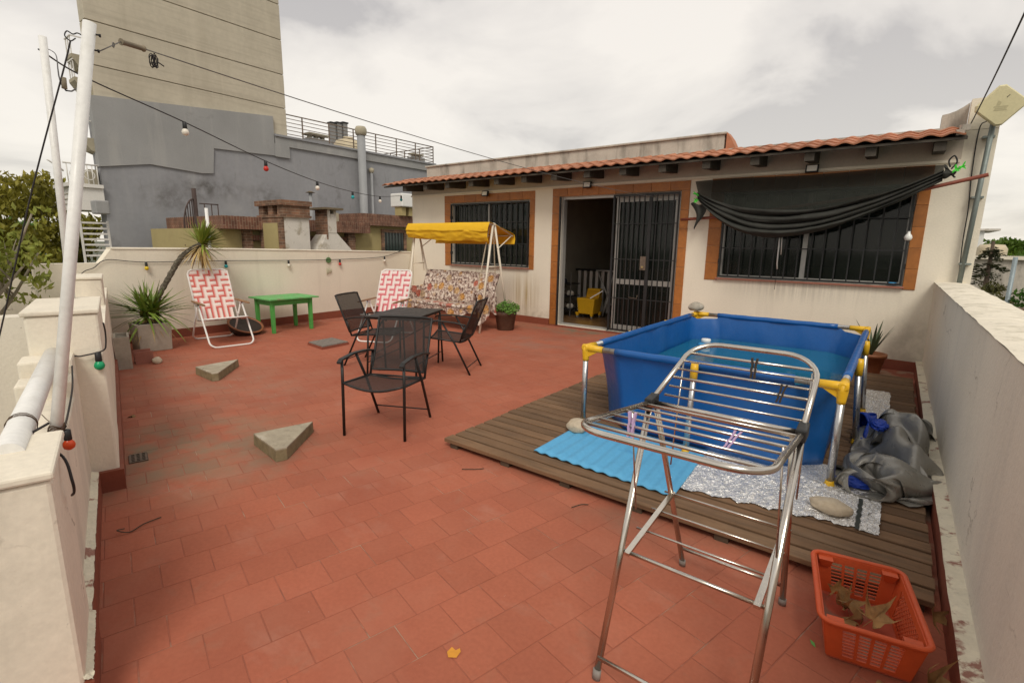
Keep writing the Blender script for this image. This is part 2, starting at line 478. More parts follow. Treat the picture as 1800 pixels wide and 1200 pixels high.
# ================================================================ right parapet
rp = thing("parapet", "grey beige rendered parapet with lichen top along the right side", "wall", (.55,4,0))
XR = .395
w = MB()
ny = 30
def rx(y, z): return XR+.006*fbm((y,z,3),1.2)
w.sheet(lambda a, b: Vector((rx(-1.2+9.2*b, 1.13*a), -1.2+9.2*b, -.02+1.145*a)), 8, 60)
w.box((XR+.012,-1.2,-.3),(.69,8.0,1.12))
w.build("wall", m_wall_right, rp)
w = MB()
w.sheet(lambda a, b: Vector((XR-.012+.312*a, -1.2+9.2*b, 1.130+.012*math.sin(math.pi*a)+.006*fbm((a*.3,b*9,1),4))), 8, 120)
w.sheet(lambda a, b: Vector((XR-.012+.012*a, -1.2+9.2*b, 1.130-.012*a-.004)), 1, 2)
w.build("coping", m_lichen, rp)
w = MB()
w.sheet(lambda a, b: Vector((XR-.060+.004*fbm((b*9,0,7),2), -1.2+9.19*b, -.01+.15*a)), 2, 90)
w.build("skirting", m_skirt, rp)
w = MB()
w.sheet(lambda a, b: Vector((XR-.062+.004*fbm((b*9,0,7),2)+.08*a, -1.2+9.19*b, .140+.012*a+.003*fbm((b*9,a,9),7))), 4, 160)
w.build("ledge", m_ledge, rp)

# ================================================================ front parapet (skewed), pillars, rail tube
fp = thing("parapet", "stepped cream parapet with square pillars at the left edge of the terrace", "wall", U(-3.7,-.3,0))
def ub(w, u0, u1, v0, v1, z0, z1, b=0.0, t=0.0):
    """box in the skewed frame; t widens the foot"""
    w.hexa([U(u0-t,v0-t,z0),U(u1+t,v0-t,z0),U(u1+t,v1+t,z0),U(u0-t,v1+t,z0)], [U(u0,v0,z1),U(u1,v0,z1),U(u1,v1,z1),U(u0,v1,z1)])
w = MB(); ub(w,-3.72,-2.26,-.44,-.23,-.3,.70)
w.build("low_wall", m_wall_dirty, fp, bevel=.012)
w = MB(); ub(w,-3.72,-3.52,-.445,-.228,.60,.865); ub(w,-3.52,-3.33,-.447,-.226,.60,.785)
w.build("step", m_wall_dirty, fp, bevel=.012)
w = MB(); ub(w,-8.9,-4.49,-.44,-.105,-.3,.83)
w.build("low_wall", m_wall_dirty, fp)
for nm, (u0,u1,v0,v1,z1), mm in (("pillar",(-2.26,-1.87,-.56,-.205,.815),m_wall_dirty), ("pillar",(-4.5,-3.715,-.415,-.10,1.075),m_wall), ("pillar",(-7.15,-6.55,-.36,-.11,1.09),m_wall_dirty)):
    w = MB(); ub(w,u0,u1,v0,v1,-.3,z1)
    p_ = w.build(nm, mm, fp, bevel=.014)
    c = MB(); ub(c,u0-.012,u1+.012,v0-.012,v1+.008,z1+.001,z1+.028)
    c.build("cap", m_wall_dirty, p_, bevel=.008)
w = MB()
# skirting: along far wall and pillar, round the corner, along the recessed wall
def strip(w, pts, h, th):
    """pts (u,v) following the foot; th towards the terrace"""
    for i in range(len(pts)-1):
        a, b = pts[i], pts[i+1]
        d = Vector((b[0]-a[0], b[1]-a[1])); nrm = Vector((-d.y, d.x)).normalized()*th
        n = max(1, int(d.length/.2))
        for k in range(n):
            s0, s1 = k/n, (k+1)/n
            p0 = (a[0]+d.x*s0, a[1]+d.y*s0); p1 = (a[0]+d.x*s1, a[1]+d.y*s1)
            h0 = h+.01*fbm((p0[0],p0[1],2),3); h1 = h+.01*fbm((p1[0],p1[1],2),3)
            w.hexa([U(*p0,-.01),U(*p1,-.01),U(p1[0]+nrm.x,p1[1]+nrm.y,-.01),U(p0[0]+nrm.x,p0[1]+nrm.y,-.01)],
                   [U(*p0,h0),U(*p1,h1),U(p1[0]+nrm.x,p1[1]+nrm.y,h1),U(p0[0]+nrm.x,p0[1]+nrm.y,h0)])
strip(w, [(-8.85,-.115),(-3.70,-.115)], .125, .035)
w.build("skirting", m_skirt, fp)
w = MB(); ub(w,-3.716,-3.682,-.225,-.0795,-.01,.128)
w.build("skirting", m_skirt, fp)
for pp_, th_ in (([(-3.68,-.24),(-2.24,-.24)],.045),([(-2.24,-.215),(-1.86,-.215)],.03)):
    w = MB(); strip(w, pp_, .13, th_); w.build("skirting", m_skirt, fp)
for a, b, v0, v1 in ((-3.68,-2.25,-.232,-.197),(-2.24,-1.86,-.208,-.186)):
    w = MB(); w.sheet(lambda s, t, a=a, b=b, v0=v0, v1=v1: U(a+(b-a)*t, v0+(v1-v0)*s+.004*fbm((t*6,s,4),3), .139+.012*(1-s)+.006*fbm((t*9,s,1),6)), 4, 60)
    w.build("ledge", m_ledge, fp)

m_tubew = mat("white_painted_tube", (.74,.73,.70), .4, var=.05, vs=6, coord='W', layers=[((.50,.47,.40), 14, .55, .75, .4), ((.12,.07,.05), 24, .72, .76, .9)])
rail = MB().tube([U(-2.1,-.318,.835),U(-3.80,-.318,.862)], .040, 20)
tag(rail.build("rail_tube", m_tubew), "thick white tube laid level between two parapet pillars", "rail")

poleA0, poleA1 = U(-2.33,-.262,.60), U(-2.33,.022,2.205)
pt = thing("pole", "leaning white pole with cable insulator, tied to the rail tube", "pole", poleA0)
MB().tube([poleA0, poleA1], .0185, 20).build("post", m_tubew, pt)
m_rust = mat("rusty_wire", (.10,.06,.035), .7, metal=.4, var=.3, vs=40, coord='W')
w = MB()
def onA(z): return poleA0.lerp(poleA1, (z-.60)/1.605)
for k in range(4):
    c = onA(.825+k*.006)
    w.tube([c+UD*(.0225*math.cos(t))+ND*(.0225*math.sin(t))+V(0,0,.006*math.sin(3*t+k)) for t in [2*math.pi*i/14 for i in range(14)]], .0018, 5, closed=True)
for k in range(3):
    cc = U(-2.40-.01*k,-.318,.840)
    w.tube([cc+ND*(.043*math.cos(t))+V(0,0,.043*math.sin(t))+UD*.01*math.sin(t+k) for t in [2*math.pi*i/16 for i in range(16)]], .0013, 4, closed=True)
w.tube(spline([U(-2.41,-.262,.87),U(-2.37,-.24,.85),onA(.83)+ND*.02]), .0015, 4)
w.build("tie_wire", m_rust, pt)
for z in (2.17, 2.12):
    w = MB(); a = onA(z); w.tube([a-ND*.01, a+ND*.032+UD*.005], .0028, 6); w.tube([a+ND*.026, a+ND*.032], .0055, 6)
    w.build("eye_bolt", m_black, pt)
# the hook and its loop on the outer side of the pole top
w = MB()
a = onA(2.16)
w.tube(spline([a-ND*.016, a-ND*.028+V(0,0,.004), a-ND*.040+V(0,0,-.002), a-ND*.054+V(0,0,.004), a-ND*.061+V(0,0,-.012), a-ND*.048+V(0,0,-.024), a-ND*.034+V(0,0,-.013)], 6), .002, 6)
w.build("hook", m_black, pt)

pB0, pB1 = U(-4.42,-.245,1.02), U(-4.42,-.195,2.70)
MBp = MB().tube([pB0, pB1], .0205, 18)
tag(MBp.build("pole", m_tubew), "thinner white pole standing upright on the far parapet pillar", "pole")

# ================================================================ house
HX0, HX1 = -8.95, .44
hs = thing("house", "single storey cream house with terracotta eave and barred windows", "house", (-4.2,8.0,0))
def wall_with_holes(w, x0, x1, z0, z1, y0, y1, holes):
    xs = sorted({x0, x1}|{h[0] for h in holes}|{h[1] for h in holes})
    for a, b in zip(xs[:-1], xs[1:]):
        hh = sorted([h for h in holes if h[0] <= a+1e-6 and h[1] >= b-1e-6], key=lambda h: h[2])
        z = z0
        for h in hh:
            if h[2] > z+1e-6: w.box((a,y0,z),(b,y1,h[2]))
            z = h[3]
        if z < z1: w.box((a,y0,z),(b,y1,z1))
W1 = (-7.73,-5.67,1.06,2.34); DO = (-5.0,-2.8,.03,2.36); W2 = (-2.16,.08,1.06,2.30)
w = MB(); wall_with_holes(w, HX0, .71, -.3, 2.86, 8.0, 8.2, [W1, DO, W2])
w.build("front_wall", m_wall, hs)
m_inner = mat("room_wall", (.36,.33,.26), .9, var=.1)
w = MB()
w.box((HX0,8.2,-.3),(HX0+.2,12.4,2.86)); w.build("side_wall", m_wall, hs)
MB().box((.51,8.2,-.3),(.71,12.4,2.86)).build("side_wall", m_wall, hs)
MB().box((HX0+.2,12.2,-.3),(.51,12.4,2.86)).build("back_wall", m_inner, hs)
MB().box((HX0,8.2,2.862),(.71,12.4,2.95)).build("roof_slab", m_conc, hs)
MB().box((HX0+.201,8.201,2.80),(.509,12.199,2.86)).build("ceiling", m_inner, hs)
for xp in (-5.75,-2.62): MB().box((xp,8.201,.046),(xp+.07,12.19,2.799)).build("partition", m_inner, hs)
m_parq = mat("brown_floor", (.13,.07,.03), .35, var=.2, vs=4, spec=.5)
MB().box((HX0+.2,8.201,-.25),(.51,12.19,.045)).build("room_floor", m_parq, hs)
m_sill = mat("stone_sill", (.33,.13,.09), .7, var=.15, vs=5)
MB().box((-4.998,7.985,-.05),(-2.802,8.199,.028)).build("threshold", m_sill, hs)
# cornice strip under the eave
w = MB(); w.box((HX0-.01,7.975,2.515),(.425,8.002,2.548))
w.build("cornice", m_wall, hs)
w = MB(); w.box((HX0,7.992,2.548),(.43,7.9995,2.80)); w.build("frieze", m_soffit, hs)
# skirting with a ragged top
for x0, x1 in ((HX0,-5.165),(-2.66,.335)):
    w = MB(); n = int((x1-x0)/.25)
    for i in range(n):
        a, b = x0+(x1-x0)*i/n, x0+(x1-x0)*(i+1)/n
        h0, h1 = .125+.01*fbm((a,3,0),2), .125+.01*fbm((b,3,0),2)
        w.hexa([(a,7.965,-.01),(b,7.965,-.01),(b,8.005,-.01),(a,8.005,-.01)],[(a,7.968,h0),(b,7.968,h1),(b,8.005,h1),(a,8.005,h0)])
    w.build("skirting", m_skirt, hs)
MB().box((-5.16,7.962,-.01),(-2.662,7.986,.022)).build("skirting", m_skirt, hs)

# orange ceramic surrounds, tile by tile
tmesh = {}
def ctile(x0, x1, z0, z1):
    sx, sz = round(x1-x0,3), round(z1-z0,3)
    if (sx, sz) not in tmesh:
        b = .004; a, c = sx/2-.0015, sz/2-.0015
        vs = [(-a,.02,-c),(a,.02,-c),(a,.02,c),(-a,.02,c),(-a,-.008,-c),(a,-.008,-c),(a,-.008,c),(-a,-.008,c),(-a+b,-.012,-c+b),(a-b,-.012,-c+b),(a-b,-.012,c-b),(-a+b,-.012,c-b)]
        fs = [(8,9,10,11)]+[(i,(i+1)%4,4+(i+1)%4,4+i) for i in range(4)]+[(4+i,4+(i+1)%4,8+(i+1)%4,8+i) for i in range(4)]
        tmesh[(sx,sz)] = MB().add(vs, fs).mesh("ceramic_tile", m_orange)
    inst(tmesh[(sx,sz)], "ceramic_tile", hs, Vector(((x0+x1)/2, 8.0, (z0+z1)/2))-hs.location)
def surround(h, xl, xr, zt, zb):
    n = round((zt-zb)/.30)
    for a, b in ((xl,h[0]),(h[1],xr)):
        for i in range(n): ctile(a, b, zb+(h[3]-zb)*i/n, zb+(h[3]-zb)*(i+1)/n)
    n = max(3, round((xr-xl)/.30))
    for i in range(n): ctile(xl+(xr-xl)*i/n, xl+(xr-xl)*(i+1)/n, h[3], zt)
surround(W1, -7.92, -5.555, 2.495, 1.03)
surround(DO, -5.165, -2.665, 2.505, .02)
surround(W2, -2.35, .21, 2.505, 1.02)

# windows: aluminium frame > panes, iron bars
m_glass = mat("window_glass", (.03,.045,.04), .06, var=0, fine=0, spec=.55)
m_glassd = bpy.data.materials.new("clear_glass"); m_glassd.use_nodes = True
gb = m_glassd.node_tree.nodes["Principled BSDF"]
gb.inputs["Base Color"].default_value = (.012,.016,.013,1); gb.inputs["Roughness"].default_value = .06; gb.inputs["Alpha"].default_value = .45
m_blind = mat("roller_blind", (.022,.027,.022), .8, var=.15, vs=(40,40,2))
m_blind2 = mat("pale_curtain", (.16,.17,.13), .8, var=.3, vs=(18,18,.3))
barmesh = {}
def bars(parent, x0, x1, z0, z1, y, n, r=.008):
    key = round(z1-z0,3)
    if key not in barmesh:
        barmesh[key] = MB().box((-r,-r,0),(r,r,z1-z0)).mesh("bar", m_black)
    for i in range(n):
        x = x0+(x1-x0)*i/(n-1)
        inst(barmesh[key], "bar", parent, Vector((x,y,z0))-hs.location)
def window(h, sashes, nb, left_open=None):
    x0,x1,z0,z1 = h
    w = MB(); t = .045
    w.box((x0,8.05,z0),(x1,8.13,z0+t)); w.box((x0,8.05,z1-t),(x1,8.13,z1)); w.box((x0,8.052,z0+t),(x0+t,8.128,z1-t)); w.box((x1-t,8.052,z0+t),(x1,8.128,z1-t))
    for sx in sashes: w.box((sx-.03,8.06,z0+t),(sx+.03,8.12,z1-t))
    f = w.build("window", m_alu, hs)
    e = [x0+t]+list(sashes)+[x1-t]
    for i in range(len(e)-1):
        a, b = e[i]+(.03 if i else 0), e[i+1]-(.03 if i < len(e)-2 else 0)
        MB().box((a+.001,8.085,z0+t+.001),(b-.001,8.091,z1-t-.001)).build("pane", m_glassd, f)
    xm = sashes[0]
    MB().box((x0+.05,8.15,z0+.02),(xm,8.158,z1-.02)).build("blind", m_blind2 if x0 < -5 else m_blind, f)
    MB().box((xm+.01,8.165,z0+.2),(x1-.05,8.173,z1-.02)).build("blind", m_blind, f)
    gfr = MB(); y = 7.975
    gfr.box((x0+.012,y-.012,z0+.01),(x1-.012,y+.012,z0+.035)); gfr.box((x0+.012,y-.012,z1-.05),(x1-.012,y+.012,z1-.025))
    gfr.box((x0+.012,y-.013,z0+.035),(x0+.036,y+.013,z1-.05)); gfr.box((x1-.036,y-.013,z0+.035),(x1-.012,y+.013,z1-.05))
    for k in (.36,.68): gfr.box((x0+.036,y-.004,z0+(z1-z0)*k-.012),(x1-.036,y+.004,z0+(z1-z0)*k+.004))
    for zc in (z0+.25, z1-.3):
        for xx in (x0,x1-.012): gfr.box((xx,y-.014,zc-.03),(xx+.012,8.03,zc+.03))
    gr = gfr.build("grille", m_black, hs)
    bars(gr, x0+.15, x1-.15, z0+.036, z1-.051, y, nb)
    MB().box((x0-.02,7.955,z0-.022),(x1+.02,8.05,z0-.001)).build("sill", m_sill, f)
window(W1, [-6.72], 14)
window(W2, [-1.05], 14)

# sliding door on the right half of the doorway, iron gate in front of it
x0,x1,z0,z1 = DO
w = MB(); t = .05
w.box((x0,8.06,z0),(x0+t,8.16,z1)); w.box((x1-t,8.06,z0),(x1,8.16,z1)); w.box((x0+t,8.06,z1-t),(x1-t,8.16,z1)); w.box((x0+t,8.06,z0),(x1-t,8.16,z0+.03))
dfr = w.build("door_frame", m_alu, hs)
w = MB(); sx0 = -3.92
w.box((sx0,8.085,z0+.031),(sx0+.06,8.125,z1-t-.001)); w.box((x1-t-.055,8.085,z0+.031),(x1-t-.001,8.125,z1-t-.001)); w.box((sx0+.06,8.087,z1-t-.08),(x1-t-.055,8.123,z1-t-.002)); w.box((sx0+.06,8.087,z0+.032),(x1-t-.055,8.123,z0+.12)); w.box((sx0+.06,8.083,.86),(x1-t-.055,8.127,.945))
sd = w.build("sliding_door", m_alu, hs)
MB().box((sx0+.061,8.10,.946),(x1-t-.056,8.106,z1-t-.081)).build("pane", m_glassd, sd)
MB().box((sx0+.061,8.10,z0+.121),(x1-t-.056,8.106,.859)).build("pane", m_glassd, sd)
MB().box((sx0+.02,8.17,z0+.1),(x1-.02,8.178,z1-.02)).build("curtain", m_blind, sd)
w = MB(); y = 7.972; gx0 = -3.93
for xx, ww in ((gx0,.030),(-3.30,.055),(x1-.032,.02)): w.box((xx,y-.016,z0+.02),(xx+ww,y+.016,z1-.02))
for zc, hh in ((z0+.03,.03),(.62,.014),(1.28,.014),(1.86,.014),(z1-.05,.03)): w.box((gx0+.03,y-.012,zc),(x1-.032,y+.012,zc+hh))
gt = w.build("gate", m_black, hs)
bars(gt, -3.83, -3.38, z0+.061, z1-.051, y, 6)
bars(gt, -3.17, -2.90, z0+.061, z1-.051, y, 4)
MB().box((-3.385,y-.035,1.12),(-3.29,y-.0165,1.34)).build("lock_plate", m_iron, gt)
m_brass = mat("brass", (.55,.42,.2), .35, metal=.9, var=.1)
MB().tube([(-3.335,y-.036,1.17),(-3.335,y-.058,1.17)], .018, 10).build("knob", m_brass, gt)
MB().tube([(-3.56,y-.02,.655),(-3.40,y-.04,.645),(-3.395,y-.04,.70)], .006, 6).build("bolt", m_iron, gt)
# left iron jamb of the gate
w = MB(); w.box((x0+.004,y-.016,z0),(x0+.034,y+.016,z1-.005))
w.build("gate_jamb", m_black, hs)

# eave: rafters, boarding and roof tiles one by one
EY, EZ, RY, RZ = 7.42, 2.685, 8.22, 2.885
sl = math.atan2(RZ-EZ, RY-EY)
raft = [-8.62,-7.98,-7.35,-6.72,-6.09,-5.46,-4.83,-4.2,-3.57,-2.94,-2.31,-1.68,-1.05,-.42,.21]
rmesh = MB().hexa([(-.055,7.49-8,2.585),(.055,7.49-8,2.585),(.055,-.009,2.62),(-.055,-.009,2.62)], [(-.055,7.49-8,2.70),(.055,7.49-8,2.70),(.055,-.009,2.815),(-.055,-.009,2.815)]).mesh("rafter", m_timber)
for x in raft: inst(rmesh, "rafter", hs, Vector((x, 8.0, 0))-hs.location)
nboard = 5
for i in range(nboard):
    a, b = i/nboard, (i+1)/nboard-.02
    def P(x, t, dz): return V(x, EY+.05+(8.18-EY-.05)*t, EZ+.012+(RZ-EZ-.03)*t+dz)
    MB().hexa([P(-9.22,a,-.0),P(.425,a,-.0),P(.425,b,0),P(-9.22,b,0)],[P(-9.22,a,.018),P(.425,a,.018),P(.425,b,.018),P(-9.22,b,.018)]).build("eave_board", m_timber, hs)
MB().hexa([(-9.25,EY+.03,EZ-.002),(.425,EY+.03,EZ-.002),(.425,EY+.055,EZ-.002),(-9.25,EY+.055,EZ-.002)],[(-9.25,EY+.03,EZ+.022),(.425,EY+.03,EZ+.022),(.425,EY+.055,EZ+.026),(-9.25,EY+.055,EZ+.026)]).build("fascia", m_timber, hs)
NC = 49; pitch = (.40+9.27)/NC
def tile_fn(thk):
    L_ = .31
    def f(a, b):
        x = (a-.5)*pitch*1.06
        h = .014*math.cos(2*math.pi*(a-.5))
        return Vector((x, (b-.0)*L_, h+thk-.012*b))
    return f
tm = MB()
tm.sheet(tile_fn(.016), 10, 1); tm.sheet(tile_fn(0), 10, 1)
f0, f1 = tile_fn(.016), tile_fn(0)
for i in range(10):
    tm.add([f1(i/10,0),f1((i+1)/10,0),f0((i+1)/10,0),f0(i/10,0)], [(0,1,2,3)])
tmesh_r = tm.mesh("roof_tile", m_roof)
rr_ = random.Random(11)
for row in range(3):
    for c in range(NC):
        d = row*.275+rr_.uniform(-.008,.008)
        inst(tmesh_r, "roof_tile", hs, Vector((-9.27+(c+.5)*pitch, EY+math.cos(sl)*d, EZ+.050+math.sin(sl)*d+row*.003))-hs.location, (sl+rr_.uniform(-.01,.01), rr_.uniform(-.02,.02), rr_.uniform(-.012,.012)))
# parapet upstand behind the tiles, the gable wall at the right end
w = MB(); w.box((-8.72,8.24,2.94),(-2.30,8.44,3.165)); w.box((-8.75,8.21,3.166),(-2.27,8.47,3.20))
w.build("roof_parapet", m_conc, hs, bevel=.01)
MB().hexa([(-2.268,8.22,2.94),(-2.12,8.22,2.94),(-2.12,8.46,2.94),(-2.268,8.46,2.94)],[(-2.268,8.22,3.19),(-2.20,8.22,3.10),(-2.20,8.46,3.10),(-2.268,8.46,3.19)]).build("flashing", m_roof, hs)
w = MB(); w.prism([(.44,2.865),(.71,2.865),(.71,3.20),(.44,3.20)], 8.0, 8.2, lambda a,b,c: (a,c,b))
w.build("gable_wall", m_wall, hs)
w = MB(); w.prism([(.20,2.90),(.438,2.90),(.438,3.21),(.38,3.165),(.32,3.13),(.26,3.11),(.20,3.10)], 8.21, 8.41, lambda a,b,c: (a,c,b))
w.build("gable_upstand", m_conc, hs)
w = MB()
for x, z in ((.36,2.80),(.40,2.845)): w.bar((x,7.46,z-.04),(x,7.99,z+.05),.07,.06)
w.build("eave_end", m_conc, hs)

# floodlights
m_lamp = mat("lamp_glass", (.85,.82,.74), .2, var=.05)
for x, z, lab in ((-6.72,2.49,"small floodlight on the cornice above the left window"),(-4.42,2.53,"small floodlight on the cornice above the open doorway"),(-1.06,2.55,"small floodlight on the cornice above the shade cloth")):
    t_ = thing("floodlight", lab, "floodlight", (x,7.98,z), 0, "floodlights on the house front")
    MB().hexa([(-.075,-.085,-.05),(.075,-.085,-.05),(.075,-.045,-.055),(-.075,-.045,-.055)],[(-.075,-.065,.05),(.075,-.065,.05),(.075,-.025,.045),(-.075,-.025,.045)]).build("housing", m_black, t_, local=True)
    MB().hexa([(-.058,-.088,-.037),(.058,-.088,-.037),(.058,-.083,-.037),(-.058,-.083,-.037)],[(-.058,-.0735,.037),(.058,-.0735,.037),(.058,-.0685,.037),(-.058,-.0685,.037)]).build("lens", m_lamp, t_, local=True)
    MB().bar((0,-.04,0),(0,-.0045,.01),.03,.02).build("bracket", m_black, t_, local=True)
# ================================================================ wooden deck
m_wood = mat("weathered_deck", (.165,.094,.049), .85, var=.15, vs=3, rnd=.22, coord='R', bump=.35, bs=(6,90,60), bdist=.004,
             layers=[((.075,.048,.028), (2.5,40,40), .48, .70, .75), ((.205,.130,.075), (1.5,9,9), .52, .72, .6), ((.06,.045,.03), 9, .68, .76, .6)])
m_joist = mat("joist_timber", (.08,.055,.035), .9, var=.2, vs=8)
dk = thing("wooden_deck", "low slatted timber deck under the blue pool", "deck", (-1.12,2.54,0))
DX0, DX1 = -2.545, .303
bm_ = []
for k in range(4):
    w = MB(); L_ = DX1-DX0; r4 = random.Random(20+k)
    n = 14; h = .0475; b = .003
    for i in range(n):
        pass
    def edge(s, a): return s*(h-.0025*abs(fbm((a*3,s,k),2.0)))
    ring = []
    for i in range(n+1):
        a = i/n; x = a*L_; z = .0015*fbm((a*2,k,0),1.3)
        y0, y1 = edge(-1,a), edge(1,a)
        ring.append([(x,y0,-.026),(x,y0,z-b),(x,y0+b,z),(x,y1-b,z),(x,y1,z-b),(x,y1,-.026)])
    for i in range(n):
        for j in range(6):
            q = (j+1) % 6
            w.add([ring[i][j],ring[i+1][j],ring[i+1][q],ring[i][q]], [(0,3,2,1)])
    w.add(ring[0], [(0,1,2,3,4,5)]); w.add(ring[-1], [(5,4,3,2,1,0)])
    bm_.append(w.mesh("board", m_wood))
rr_ = random.Random(21)
for i in range(42):
    inst(bm_[rr_.randrange(4)], "board", dk, V(DX0+rr_.uniform(-.008,.006), 2.592+i*.1121, .065+rr_.uniform(-.0015,.0015))-dk.location, (0,0,rr_.uniform(-.0012,.0012)))
for x in (-2.46,-1.98,-1.5,-1.02,-.55,-.05,.24):
    MB().box((x-.035,2.555,.0005),(x+.035,7.24,.0385)).build("joist", m_joist, dk)

# ================================================================ pool
m_liner = mat("blue_pvc", (.006,.090,.31), .38, var=.06, vs=5, fine=.03, bump=.3, bs=(9,9,4), bdist=.02, spec=.5, layers=[((.03,.11,.26), 3.0, .58, .75, .3)])
m_lin_in = m_liner
m_steel = mat("galvanised_tube", (.50,.50,.50), .32, metal=.9, var=.08, vs=12)
m_yel = mat("yellow_plastic", (.72,.42,.015), .4, var=.04, vs=8, spec=.5)
m_water = mat("pool_water", (.010,.125,.215), .04, var=.08, vs=2, fine=0, bump=.16, bs=6, bdist=.02, spec=.6)
PX0, PX1, PY0, PY1, PZ = -1.90, -.165, 3.50, 6.28, .700
po = thing("frame_pool", "blue rectangular frame pool with yellow corner joints on the deck", "pool", (-1.03,4.89,.0652))
ch = .24
def oct_(ins, c):
    x0,x1,y0,y1 = PX0+ins, PX1-ins, PY0+ins, PY1-ins
    return [(x0+c,y0),(x1-c,y0),(x1,y0+c),(x1,y1-c),(x1-c,y1),(x0+c,y1),(x0,y1-c),(x0,y0+c)]
def ringpts(ins, c, z, nn=40):
    o = oct_(ins, c); out = []
    for i in range(8):
        a, b = o[i], o[(i+1) % 8]
        n = nn if i % 2 == 0 else 4
        for k in range(n):
            s = k/n; out.append((a[0]+(b[0]-a[0])*s, a[1]+(b[1]-a[1])*s, z, s if i % 2 == 0 else -1))
    return out
w = MB(); lev = 12
rings = []
for j in range(lev+1):
    t = j/lev
    z = .0685+(PZ-.002-.0685)*t
    bulge = -.010*math.sin(math.pi*t)
    ins = .062*(1-t**2.5)+bulge+.004
    rg = []
    for (x, y, zz_, s) in ringpts(ins+.004, ch+.02*(1-t), z):
        cx, cy = (PX0+PX1)/2, (PY0+PY1)/2
        wr = .013*fbm((x*1.6,y*1.6,z*.7),1.6)+.0035*math.sin((x+y)*13+3*fbm((x,y,z),1))*(.3+t)
        d = Vector((x-cx,y-cy)); d = d/d.length
        zt = z
        if s == -1: zt = z-.035*t**4          # the cut corners sag below the rail
        rg.append((x+d.x*wr, y+d.y*wr, zt))
    rings.append(rg)
m = len(rings[0])
vs = [p for rg in rings for p in rg]
fs = [(j*m+i, j*m+(i+1) % m, (j+1)*m+(i+1) % m, (j+1)*m+i) for j in range(lev) for i in range(m)]
fs.append(tuple(range(m-1,-1,-1)))
w.add(vs, fs, True)
liner = w.build("liner", m_liner, po)
# sleeves of liner wrapped round the four rails
def rail(a, b, e):
    a, b = Vector(a), Vector(b); d = (b-a).normalized()
    n = 16; p = [a+d*e+(b-a-d*2*e)*(i/n)+V(0,0,.003*fbm((i*.7,a.x,a.y),1)) for i in range(n+1)]
    MB().tube(p, [.0275+.002*fbm((i*.9,a.y,2),1) for i in range(n+1)], 12).build("sleeve", m_liner, liner)
    MB().tube([a, b], .0225, 12).build("top_rail", m_steel, po)
cz = PZ
c4 = [(PX0,PY0,cz),(PX1,PY0,cz),(PX1,PY1,cz),(PX0,PY1,cz)]
for i in range(4): rail(c4[i], c4[(i+1) % 4], .255)
def leg(x, y, ztop, lean=(0,0)):
    MB().tube([(x+lean[0],y+lean[1],.078),(x,y,ztop)], .0215, 12).build("leg", m_steel, po)
    MB().lathe([(.030,.0655),(.030,.074),(.024,.090),(.024,.100)], 14, (x+lean[0],y+lean[1],0)).build("foot_cap", m_yel, po)
for (x,y,z), (sx,sy) in zip(c4, ((-1,-1),(1,-1),(1,1),(-1,1))):
    leg(x, y, z-.05)
    w = MB()
    w.tube([(x,y,z-.105),(x,y,z-.085),(x,y,z-.03),(x,y,z+.012)], [.0245,.0255,.031,.031], 14)
    for dx_, dy_ in ((-sx,0),(0,-sy)):
        w.tube([(x-dx_*.03,y-dy_*.03,z),(x-dx_*.026,y-dy_*.026,z),(x+dx_*.05,y+dy_*.05,z),(x+dx_*.15,y+dy_*.15,z)], [.020,.029,.028,.0245], 14)
        w.hexa([(x-dy_*.012-.0,y-dx_*.012,z-.085),(x+dy_*.012,y+dx_*.012,z-.085),(x+dx_*.11+dy_*.012,y+dy_*.11+dx_*.012,z-.02),(x+dx_*.11-dy_*.012,y+dy_*.11-dx_*.012,z-.02)],
               [(x-dy_*.012,y-dx_*.012,z),(x+dy_*.012,y+dx_*.012,z),(x+dx_*.12+dy_*.012,y+dy_*.12+dx_*.012,z),(x+dx_*.12-dy_*.012,y+dy_*.12-dx_*.012,z)])
    w.build("corner_joint", m_yel, po, fix=False)
for x, y, (ox, oy) in ((-1.03,PY0,(0,-1)),(-1.03,PY1,(0,1)),(PX0,4.43,(-1,0)),(PX0,5.36,(-1,0)),(PX1,4.43,(1,0)),(PX1,5.36,(1,0))):
    leg(x+ox*.030, y+oy*.030, PZ-.03, (ox*.05, oy*.05))
    MB().tube([(x+ox*.038,y+oy*.038,PZ-.11),(x+ox*.036,y+oy*.036,PZ-.03),(x+ox*.033,y+oy*.033,PZ+.012)], [.0255,.0275,.025], 12).build("tee_joint", m_yel, po)
w = MB()
o = oct_(.03, ch)
w.add([(x,y,.43) for x,y in oct_(.075, ch-.01)], [tuple(range(8))])
w.build("water", m_water, po)

m_flw = mat("white_plastic", (.75,.75,.72), .35, var=.03)
m_flb = mat("light_blue_plastic", (.05,.28,.55), .35, var=.03)
fl = thing("chlorine_floater", "blue and white floating chlorine dispenser in the pool corner", "pool float", (-1.60,5.72,.405))
MB().lathe([(.03,-.06),(.045,0),(.085,.012),(.088,.035),(.06,.05)], 18).build("float_ring", m_flb, fl, local=True)
MB().lathe([(.05,.051),(.052,.085),(.045,.095),(.0,.097)], 18).build("cap", m_flw, fl, local=True)

